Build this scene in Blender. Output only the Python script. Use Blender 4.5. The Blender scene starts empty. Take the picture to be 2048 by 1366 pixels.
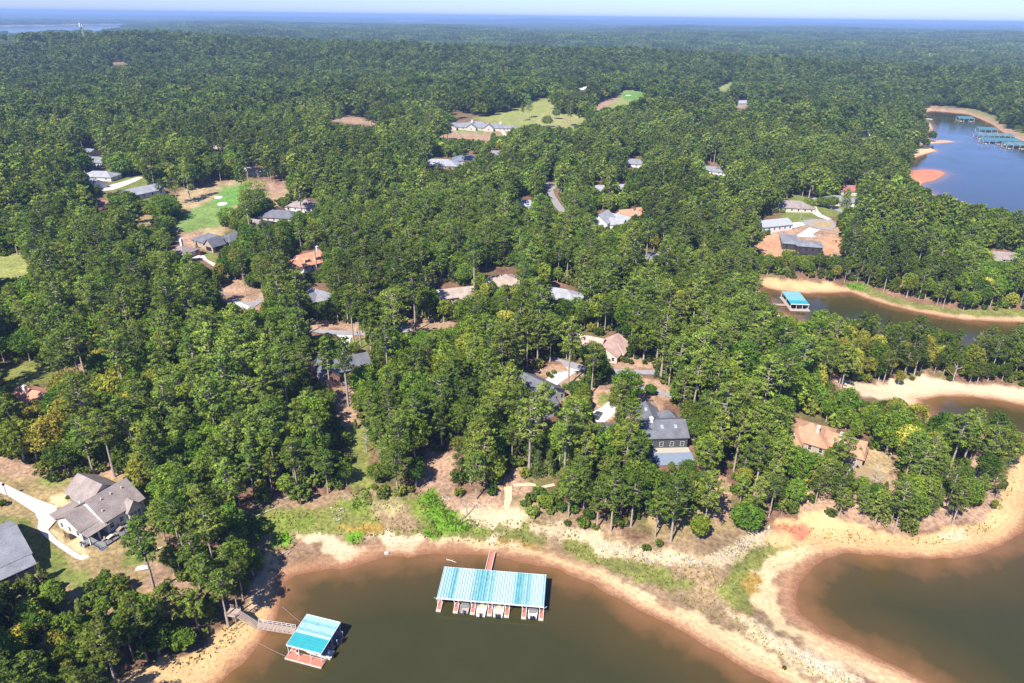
import bpy, bmesh, math, random
import numpy as np
from mathutils import Vector, Matrix
from mathutils.geometry import delaunay_2d_cdt

SC = bpy.context.scene
COL = SC.collection
R = math.radians
random.seed(5)
rng = np.random.default_rng(11)

# ------------------------------------------------------------------ camera, sky, sun, exposure
CAM_H = 125.0
PITCH, ROLL, FPX = 24.93, 0.70, 1400.0
cam = bpy.data.cameras.new('camera')
cam.sensor_width = 36.0
cam.lens = FPX / 2048 * 36.0
cam.clip_start, cam.clip_end = 1.0, 60000.0
camo = bpy.data.objects.new('camera', cam)
COL.objects.link(camo)
camo.location = (0, 0, CAM_H)
camo.rotation_euler = (Matrix.Rotation(R(90 - PITCH), 3, 'X') @ Matrix.Rotation(R(ROLL), 3, 'Z')).to_euler()
SC.camera = camo

SUN_AZ, SUN_EL = 213.0, 50.0          # azimuth clockwise from +Y (the view direction), elevation
world = bpy.data.worlds.new('World')
SC.world = world
world.use_nodes = True
wt = world.node_tree
sky = wt.nodes.new('ShaderNodeTexSky')
sky.sky_type = 'NISHITA'
sky.sun_disc = False
sky.sun_elevation = R(SUN_EL)
sky.sun_rotation = R(SUN_AZ)
sky.air_density, sky.dust_density, sky.ozone_density = 1.0, 0.3, 3.0
bg = wt.nodes['Background']
bg.inputs['Strength'].default_value = 0.135
grade = wt.nodes.new('ShaderNodeMix')          # one even cool grade over the whole sky: the photograph's blue, hazy noon
grade.data_type, grade.blend_type = 'RGBA', 'MULTIPLY'
grade.inputs[0].default_value = 1.0
grade.inputs[7].default_value = (0.31, 0.385, 0.66, 1)
wt.links.new(sky.outputs[0], grade.inputs[6])
wt.links.new(grade.outputs[2], bg.inputs['Color'])

sl = bpy.data.lights.new('sun', 'SUN')
sl.energy = 4.6
sl.angle = R(0.53)
sl.color = (1.0, 0.94, 0.84)
so = bpy.data.objects.new('sun', sl)
COL.objects.link(so)
sd_ = Vector((math.sin(R(SUN_AZ)) * math.cos(R(SUN_EL)), math.cos(R(SUN_AZ)) * math.cos(R(SUN_EL)), math.sin(R(SUN_EL))))
so.rotation_euler = sd_.to_track_quat('Z', 'Y').to_euler()
so.location = (-60, -80, 300)

SC.view_settings.view_transform = 'Standard'
SC.view_settings.look = 'None'
SC.view_settings.gamma = 1.0
SC.view_settings.use_curve_mapping = False
SC.view_settings.exposure = 1.32
SC.render.engine = 'CYCLES'
cy = SC.cycles
cy.max_bounces, cy.diffuse_bounces, cy.glossy_bounces, cy.transmission_bounces = 5, 3, 2, 4
cy.volume_bounces, cy.transparent_max_bounces = 0, 4
cy.use_denoising = True
cy.sample_clamp_indirect = 6.0
cy.caustics_reflective = cy.caustics_refractive = False
try:
    cy.use_adaptive_sampling = False
except Exception:
    pass

# ------------------------------------------------------------------ view geometry (photo pixels of the 2048 wide picture <-> the place)
_p, _r = R(PITCH), R(ROLL)
VF = np.array([0, math.cos(_p), -math.sin(_p)])
_u0, _r0 = np.array([0, math.sin(_p), math.cos(_p)]), np.array([1.0, 0, 0])
VR = _r0 * math.cos(_r) + _u0 * math.sin(_r)
VU = -_r0 * math.sin(_r) + _u0 * math.cos(_r)


def ray(px, py):
    return VF + (px - 1024) / FPX * VR - (py - 683) / FPX * VU


def flat(px, py, z=0.0):
    d = ray(px, py)
    t = (z - CAM_H) / min(d[2], -1e-4)
    return np.array([d[0] * t, d[1] * t])


def pix(P):
    P = np.asarray(P, float) - np.array([0, 0, CAM_H])
    c = np.maximum(P @ VF, 0.1)
    return 1024 + FPX * (P @ VR) / c, 683 - FPX * (P @ VU) / c, c


def in_poly(poly, x, y):
    x, y = np.asarray(x), np.asarray(y)
    ins = np.zeros(x.shape, bool)
    n = len(poly)
    xs, ys = [p[0] for p in poly], [p[1] for p in poly]
    m = (x >= min(xs)) & (x <= max(xs)) & (y >= min(ys)) & (y <= max(ys))
    if not m.any():
        return ins
    xm, ym = x[m], y[m]
    im = np.zeros(xm.shape, bool)
    j = n - 1
    for i in range(n):
        xi, yi, xj, yj = xs[i], ys[i], xs[j], ys[j]
        if yi != yj:
            im ^= ((yi > ym) != (yj > ym)) & (xm < (xj - xi) * (ym - yi) / (yj - yi) + xi)
        j = i
    ins[m] = im
    return ins


def vnoise(x, y, s, seed=0):
    """Smooth value noise in 0..1 at wavelength S."""
    x, y = np.asarray(x) / s + 1000.3 + seed * 17.1, np.asarray(y) / s + 1000.7 + seed * 31.7
    xi, yi = np.floor(x).astype(np.int64), np.floor(y).astype(np.int64)
    fx, fy = x - xi, y - yi
    fx, fy = fx * fx * (3 - 2 * fx), fy * fy * (3 - 2 * fy)

    def h(a, b):
        n = (a * 374761393 + b * 668265263 + seed * 974634777) & 0x7FFFFFFF
        n = ((n ^ (n >> 13)) * 1274126177) & 0x7FFFFFFF
        return ((n ^ (n >> 16)) & 0xFFFF) / 65535.0
    return (h(xi, yi) * (1 - fx) + h(xi + 1, yi) * fx) * (1 - fy) + (h(xi, yi + 1) * (1 - fx) + h(xi + 1, yi + 1) * fx) * fy


def sstep(a, b, x):
    t = np.clip((x - a) / (b - a), 0, 1)
    return t * t * (3 - 2 * t)


# ------------------------------------------------------------------ the lake's shoreline, each arm as a polygon on the water plane
WATER_PX = [
    # near cove
    [(380, 1420), (437, 1366), (470, 1338), (500, 1311), (533, 1271), (553, 1232), (561, 1196), (566, 1166), (590, 1150), (630, 1142), (683, 1139), (716, 1131),
     (766, 1115), (816, 1113), (883, 1108), (935, 1108), (973, 1111), (1050, 1125), (1116, 1139), (1183, 1168), (1250, 1205), (1316, 1241), (1366, 1262),
     (1433, 1304), (1499, 1344), (1553, 1368), (1640, 1430), (1700, 1600), (300, 1600)],
    # cove on the right with the open lake arm joining off frame
    [(2048, 1066), (1999, 1091), (1933, 1114), (1866, 1119), (1783, 1113), (1699, 1107), (1659, 1114), (1626, 1134), (1602, 1164), (1594, 1194), (1600, 1228),
     (1634, 1255), (1683, 1281), (1749, 1309), (1799, 1335), (1856, 1368), (1930, 1430), (2000, 1600), (2900, 1600), (2900, 900), (2500, 810), (2300, 822), (2048, 812),
     (1990, 800), (1933, 794), (1883, 793), (1845, 801), (1868, 838), (1930, 862), (2000, 872), (2060, 900), (2085, 950), (2070, 1020)],
    # inlet with the teal dock
    [(1520, 572), (1533, 577), (1573, 584), (1619, 588), (1666, 586), (1699, 585), (1733, 597), (1783, 612), (1833, 624), (1883, 634), (1933, 641), (2048, 646),
     (2250, 655), (2500, 700), (2500, 800), (2300, 770), (2048, 722), (1990, 708), (1900, 698), (1800, 682), (1720, 672), (1650, 662), (1600, 640), (1550, 618), (1525, 592)],
    # wide arm at the upper right
    [(1862, 221), (1890, 224), (1933, 228), (1960, 238), (1983, 249), (2000, 262), (2020, 272), (2048, 284), (2130, 310), (2300, 345), (2700, 420), (2500, 520), (2200, 500),
     (2048, 462), (1960, 425), (1880, 395), (1843, 372), (1850, 365), (1868, 364), (1896, 347), (1880, 340), (1846, 337), (1822, 342), (1800, 335), (1815, 325), (1838, 313),
     (1860, 306), (1880, 302), (1862, 296), (1840, 294), (1845, 288), (1880, 287), (1915, 284), (1890, 280), (1862, 281), (1858, 270), (1868, 258), (1862, 245), (1845, 237), (1850, 228)],
    # far lake beyond the wooded ridges
    [(-400, 50), (-100, 50), (13, 53), (60, 52), (97, 52), (125, 50), (180, 50), (250, 49.5), (252, 53), (215, 57), (190, 66), (150, 70), (110, 72), (60, 74), (10, 74), (-100, 76), (-400, 78)],
    [(800, 42.3), (850, 42.3), (855, 44.2), (800, 44.4)],
    [(-60, 77), (-5, 77), (-5, 84), (-60, 86)],
]
WATER = [[tuple(flat(*p)) for p in poly] for poly in WATER_PX]
_SEG = np.array([(*poly[i], *poly[(i + 1) % len(poly)]) for poly in WATER for i in range(len(poly))])


def shore(x, y):
    """Signed distance to the waterline: positive on land."""
    x, y = np.atleast_1d(np.asarray(x, float)), np.atleast_1d(np.asarray(y, float))
    out = np.empty(x.shape)
    ax, ay, bx, by = _SEG.T
    dx, dy = bx - ax, by - ay
    ll = np.maximum(dx * dx + dy * dy, 1e-9)
    for k in range(0, len(x), 20000):
        X, Y = x[k:k + 20000, None], y[k:k + 20000, None]
        t = np.clip(((X - ax) * dx + (Y - ay) * dy) / ll, 0, 1)
        out[k:k + 20000] = np.sqrt(((X - ax - t * dx) ** 2 + (Y - ay - t * dy) ** 2).min(axis=1))
    ins = np.zeros(x.shape, bool)
    for poly in WATER:
        ins |= in_poly(poly, x, y)
    out = np.where(ins, -out, out)
    return out + (vnoise(x, y, 9.0, 3) - 0.5) * 1.3 * np.clip(np.abs(out) / 3, 0, 1) + (vnoise(x, y, 3.1, 9) - 0.5) * 0.9


def height(x, y, s=None):
    x, y = np.atleast_1d(np.asarray(x, float)), np.atleast_1d(np.asarray(y, float))
    s = shore(x, y) if s is None else s
    r = np.hypot(x, y)
    land = 0.055 * np.clip(s, 0, 14) + 3.6 * sstep(7, 34, s) + 5.0 * sstep(25, 110, s) + 8.0 * sstep(110, 420, s)
    amp = sstep(15, 160, s)
    land = land + amp * ((vnoise(x, y, 70, 1) - 0.5) * 3.0 + (vnoise(x, y, 210, 2) - 0.5) * 7.0)
    far = sstep(900, 2600, r) * sstep(60, 700, s)
    far = far * (1 - .75 * sstep(-.40, -.52, x / np.maximum(y, 1)) * sstep(1900, 2300, r))
    land = land + far * ((vnoise(x, y, 760, 4) - 0.5) * 40 + (vnoise(x, y, 2300, 5) - 0.5) * 40)
    land = land + 24 * np.exp(-(((x + 1150) / 480) ** 2 + ((y - 1750) / 300) ** 2)) + 20 * np.exp(-(((x + 250) / 900) ** 2 + ((y - 1650) / 240) ** 2))
    land = land + 70 * np.exp(-(((x - 700) / 900) ** 2 + ((y - 15500) / 1200) ** 2)) + 38 * sstep(9000, 20000, r) * vnoise(x, y, 4200, 8)
    under = np.maximum(0.10 * s, -2.6)
    land = np.minimum(land, 131.0)
    land = np.maximum(land, np.minimum(.055 * np.maximum(s, 0), .8))
    return np.where(s > 0, land, under)


def at(px, py, dz=0.0):
    """The place on the ground (plus DZ) that photo pixel PX, PY shows."""
    d = ray(px, py)
    t = np.geomspace(60, 26000, 1500)
    X, Y, Z = d[0] * t, d[1] * t, CAM_H + d[2] * t
    below = Z < np.maximum(height(X, Y), 0) + dz
    i = int(np.argmax(below)) if below.any() else len(t) - 1
    t = np.linspace(t[max(i - 1, 0)], t[i], 40)
    X, Y, Z = d[0] * t, d[1] * t, CAM_H + d[2] * t
    below = Z < np.maximum(height(X, Y), 0) + dz
    i = int(np.argmax(below)) if below.any() else len(t) - 1
    return float(X[i]), float(Y[i]), float(Z[i] - dz)


# ------------------------------------------------------------------ materials
MATS = {}
ALB = 0.545        # surface colours were judged by eye from the bright photograph; this brings them to real albedo


def nodes(m):
    m.use_nodes = True
    nt = m.node_tree
    return nt, nt.nodes['Principled BSDF']


def mat(name, col, rough=0.8, var=0.12, scale=1.5, spec=0.3, metal=0.0, bump=0.0):
    """A plain procedural material: base colour broken up by noise."""
    if name in MATS:
        return MATS[name]
    m = MATS[name] = bpy.data.materials.new(name)
    col = tuple(c * ALB for c in col)
    nt, b = nodes(m)
    N, L = nt.nodes, nt.links
    tc = N.new('ShaderNodeTexCoord')
    no = N.new('ShaderNodeTexNoise')
    no.inputs['Scale'].default_value = scale
    no.inputs['Detail'].default_value = 5
    L.new(tc.outputs['Object'], no.inputs['Vector'])
    rp = N.new('ShaderNodeMapRange')
    rp.inputs['From Min'].default_value, rp.inputs['From Max'].default_value = 0.25, 0.75
    rp.inputs['To Min'].default_value, rp.inputs['To Max'].default_value = 1 - var, 1 + var
    L.new(no.outputs[0], rp.inputs['Value'])
    mx = N.new('ShaderNodeVectorMath')
    mx.operation = 'SCALE'
    mx.inputs[0].default_value = col
    L.new(rp.outputs[0], mx.inputs['Scale'])
    L.new(mx.outputs[0], b.inputs['Base Color'])
    b.inputs['Roughness'].default_value = rough
    b.inputs['Metallic'].default_value = metal
    b.inputs['Specular IOR Level'].default_value = spec
    if bump:
        bp = N.new('ShaderNodeBump')
        bp.inputs['Strength'].default_value = bump
        L.new(no.outputs[0], bp.inputs['Height'])
        L.new(bp.outputs[0], b.inputs['Normal'])
    return m


def shingle(name, col):
    """Roof shingles seen from far: courses and single tabs a little apart in tone."""
    if name in MATS:
        return MATS[name]
    m = MATS[name] = bpy.data.materials.new(name)
    col = tuple(c * ALB for c in col)
    nt, b = nodes(m)
    N, L = nt.nodes, nt.links
    tc = N.new('ShaderNodeTexCoord')
    a = N.new('ShaderNodeTexNoise')
    a.inputs['Scale'].default_value, a.inputs['Detail'].default_value = 3.0, 6
    L.new(tc.outputs['Object'], a.inputs['Vector'])
    c = N.new('ShaderNodeTexNoise')
    c.inputs['Scale'].default_value = 0.35
    L.new(tc.outputs['Object'], c.inputs['Vector'])
    ad = N.new('ShaderNodeMath')
    ad.operation = 'ADD'
    L.new(a.outputs[0], ad.inputs[0])
    L.new(c.outputs[0], ad.inputs[1])
    rp = N.new('ShaderNodeMapRange')
    rp.inputs['From Min'].default_value, rp.inputs['From Max'].default_value = 0.7, 1.3
    rp.inputs['To Min'].default_value, rp.inputs['To Max'].default_value = 0.72, 1.28
    L.new(ad.outputs[0], rp.inputs['Value'])
    mx = N.new('ShaderNodeVectorMath')
    mx.operation = 'SCALE'
    mx.inputs[0].default_value = col
    L.new(rp.outputs[0], mx.inputs['Scale'])
    L.new(mx.outputs[0], b.inputs['Base Color'])
    b.inputs['Roughness'].default_value = 0.85
    b.inputs['Specular IOR Level'].default_value = 0.2
    return m


def leaf_mat(name, col, hue=0.018, val=0.35, trans=0.28, col2=None):
    """Foliage: the clump's own tint times a colour that differs from tree to tree, some light coming through."""
    m = MATS[name] = bpy.data.materials.new(name)
    m.use_nodes = True
    nt = m.node_tree
    N, L = nt.nodes, nt.links
    N.clear()
    out = N.new('ShaderNodeOutputMaterial')
    oi = N.new('ShaderNodeObjectInfo')
    at_ = N.new('ShaderNodeAttribute')
    at_.attribute_name = 'tint'
    hsv = N.new('ShaderNodeHueSaturation')
    mixc = N.new('ShaderNodeMix')
    mixc.data_type = 'RGBA'
    mixc.inputs[6].default_value = (*col, 1)
    mixc.inputs[7].default_value = (*(col2 or (col[0] * 1.35, col[1] * 1.05, col[2] * 0.9)), 1)
    sep = N.new('ShaderNodeSeparateColor')
    L.new(at_.outputs['Color'], sep.inputs[0])
    mul = N.new('ShaderNodeMath')
    mul.operation = 'MULTIPLY_ADD'
    L.new(oi.outputs['Random'], mul.inputs[0])
    mul.inputs[1].default_value = 0.75
    L.new(sep.outputs[1], mul.inputs[2])
    sub = N.new('ShaderNodeMath')
    sub.operation = 'SUBTRACT'
    sub.use_clamp = True
    L.new(mul.outputs[0], sub.inputs[0])
    sub.inputs[1].default_value = 0.35
    L.new(sub.outputs[0], mixc.inputs[0])
    L.new(mixc.outputs[2], hsv.inputs['Color'])
    wn = N.new('ShaderNodeTexWhiteNoise')
    wn.noise_dimensions = '1D'
    L.new(oi.outputs['Random'], wn.inputs['W'])
    mr = N.new('ShaderNodeMapRange')
    mr.inputs['To Min'].default_value, mr.inputs['To Max'].default_value = 0.5 - hue, 0.5 + hue
    L.new(wn.outputs['Value'], mr.inputs['Value'])
    L.new(mr.outputs[0], hsv.inputs['Hue'])
    mv = N.new('ShaderNodeMapRange')
    mv.inputs['To Min'].default_value, mv.inputs['To Max'].default_value = 1 - val, 1 + val
    L.new(oi.outputs['Random'], mv.inputs['Value'])
    m2 = N.new('ShaderNodeMath')
    m2.operation = 'MULTIPLY'
    L.new(mv.outputs[0], m2.inputs[0])
    L.new(sep.outputs[0], m2.inputs[1])
    st = N.new('ShaderNodeTexNoise')          # whole stands of trees a little apart in tone
    st.inputs['Scale'].default_value, st.inputs['Detail'].default_value = 0.016, 3
    L.new(oi.outputs['Location'], st.inputs['Vector'])
    sr = N.new('ShaderNodeMapRange')
    sr.inputs['From Min'].default_value, sr.inputs['From Max'].default_value = 0.32, 0.68
    sr.inputs['To Min'].default_value, sr.inputs['To Max'].default_value = 1.25, 2.75
    L.new(st.outputs[0], sr.inputs['Value'])
    m3 = N.new('ShaderNodeMath')
    m3.operation = 'MULTIPLY'
    L.new(sr.outputs[0], m3.inputs[1])
    L.new(m2.outputs[0], m3.inputs[0])
    L.new(m3.outputs[0], hsv.inputs['Value'])
    df = N.new('ShaderNodeBsdfDiffuse')
    tr = N.new('ShaderNodeBsdfTranslucent')
    mx = N.new('ShaderNodeMixShader')
    mx.inputs[0].default_value = trans
    L.new(hsv.outputs[0], df.inputs[0])
    L.new(hsv.outputs[0], tr.inputs[0])
    L.new(df.outputs[0], mx.inputs[1])
    L.new(tr.outputs[0], mx.inputs[2])
    L.new(mx.outputs[0], out.inputs[0])
    return m


# ------------------------------------------------------------------ object helpers
def link(name, me, parent=None):
    o = bpy.data.objects.new(name, me)
    COL.objects.link(o)
    if parent is not None:
        o.parent = parent
    return o


def tag(o, label=None, cat=None, group=None, kind=None):
    for k, v in (('label', label), ('category', cat), ('group', group), ('kind', kind)):
        if v:
            o[k] = v
    return o


def thing(name, loc, rz, label, cat, group=None):
    o = link(name, None)
    o.empty_display_size = 0.5
    o.location = loc
    o.rotation_euler = (0, 0, rz)
    return tag(o, label, cat, group)


class MB:
    """Collects boxes, prisms and tubes into one mesh."""

    def __init__(self):
        self.v, self.f, self.m = [], [], []

    def add(self, vs, fs, mi=0):
        n = len(self.v)
        self.v += [tuple(p) for p in vs]
        self.f += [tuple(i + n for i in q) for q in fs]
        self.m += [mi] * len(fs)
        return self

    def box(self, x0, x1, y0, y1, z0, z1, mi=0):
        return self.add([(x0, y0, z0), (x1, y0, z0), (x1, y1, z0), (x0, y1, z0), (x0, y0, z1), (x1, y0, z1), (x1, y1, z1), (x0, y1, z1)],
                        [(3, 2, 1, 0), (4, 5, 6, 7), (0, 1, 5, 4), (1, 2, 6, 5), (2, 3, 7, 6), (3, 0, 4, 7)], mi)

    def prism(self, poly, axis, a, b, mi=0):
        """POLY (pairs) extruded along AXIS from A to B; pairs are the other two axes in x, y, z order."""
        def P(u, v, w):
            return {'x': (w, u, v), 'y': (u, w, v), 'z': (u, v, w)}[axis]
        n = len(poly)
        vs = [P(u, v, a) for u, v in poly] + [P(u, v, b) for u, v in poly]
        fs = [tuple(range(n))[::-1], tuple(range(n, 2 * n))] + [(i, (i + 1) % n, n + (i + 1) % n, n + i) for i in range(n)]
        return self.add(vs, fs, mi)

    def tube(self, pts, rad, seg=6, mi=0):
        pts = [Vector(p) for p in pts]
        rad = rad if isinstance(rad, (list, tuple)) else [rad] * len(pts)
        vs, fs = [], []
        for i, p in enumerate(pts):
            d = (pts[min(i + 1, len(pts) - 1)] - pts[max(i - 1, 0)]).normalized()
            a = d.orthogonal().normalized()
            b = d.cross(a)
            vs += [p + (a * math.cos(2 * math.pi * k / seg) + b * math.sin(2 * math.pi * k / seg)) * rad[i] for k in range(seg)]
        for i in range(len(pts) - 1):
            fs += [(i * seg + k, i * seg + (k + 1) % seg, (i + 1) * seg + (k + 1) % seg, (i + 1) * seg + k) for k in range(seg)]
        fs += [tuple(range(seg))[::-1], tuple(range((len(pts) - 1) * seg, len(pts) * seg))]
        return self.add(vs, fs, mi)

    def mesh(self, name, mats, smooth=False):
        me = bpy.data.meshes.new(name)
        me.from_pydata(self.v, [], self.f)
        for m in (mats if isinstance(mats, (list, tuple)) else [mats]):
            me.materials.append(m)
        if any(self.m):
            me.polygons.foreach_set('material_index', self.m)
        bm = bmesh.new()
        bm.from_mesh(me)
        bmesh.ops.recalc_face_normals(bm, faces=bm.faces)
        bm.to_mesh(me)
        bm.free()
        if smooth:
            me.polygons.foreach_set('use_smooth', [True] * len(me.polygons))
        me.update()
        return me

    def build(self, name, mats, parent=None, smooth=False):
        return link(name, self.mesh(name, mats, smooth), parent)


def np_mesh(name, V, F, mats, attrs=None, smooth=False):
    me = bpy.data.meshes.new(name)
    V, F = np.asarray(V, np.float32), np.asarray(F, np.int32)
    k = F.shape[1]
    me.vertices.add(len(V))
    me.vertices.foreach_set('co', V.ravel())
    me.loops.add(F.size)
    me.loops.foreach_set('vertex_index', F.ravel())
    me.polygons.add(len(F))
    me.polygons.foreach_set('loop_start', np.arange(0, F.size, k, dtype=np.int32))
    me.polygons.foreach_set('loop_total', np.full(len(F), k, np.int32))
    if smooth:
        me.polygons.foreach_set('use_smooth', np.ones(len(F), bool))
    for m in mats:
        me.materials.append(m)
    for an, (dom, typ, data) in (attrs or {}).items():
        a = me.attributes.new(an, typ, dom)
        a.data.foreach_set('color' if 'COLOR' in typ else ('vector' if typ == 'FLOAT_VECTOR' else 'value'), np.asarray(data).ravel())
    me.update()
    me.validate()
    return me


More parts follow.
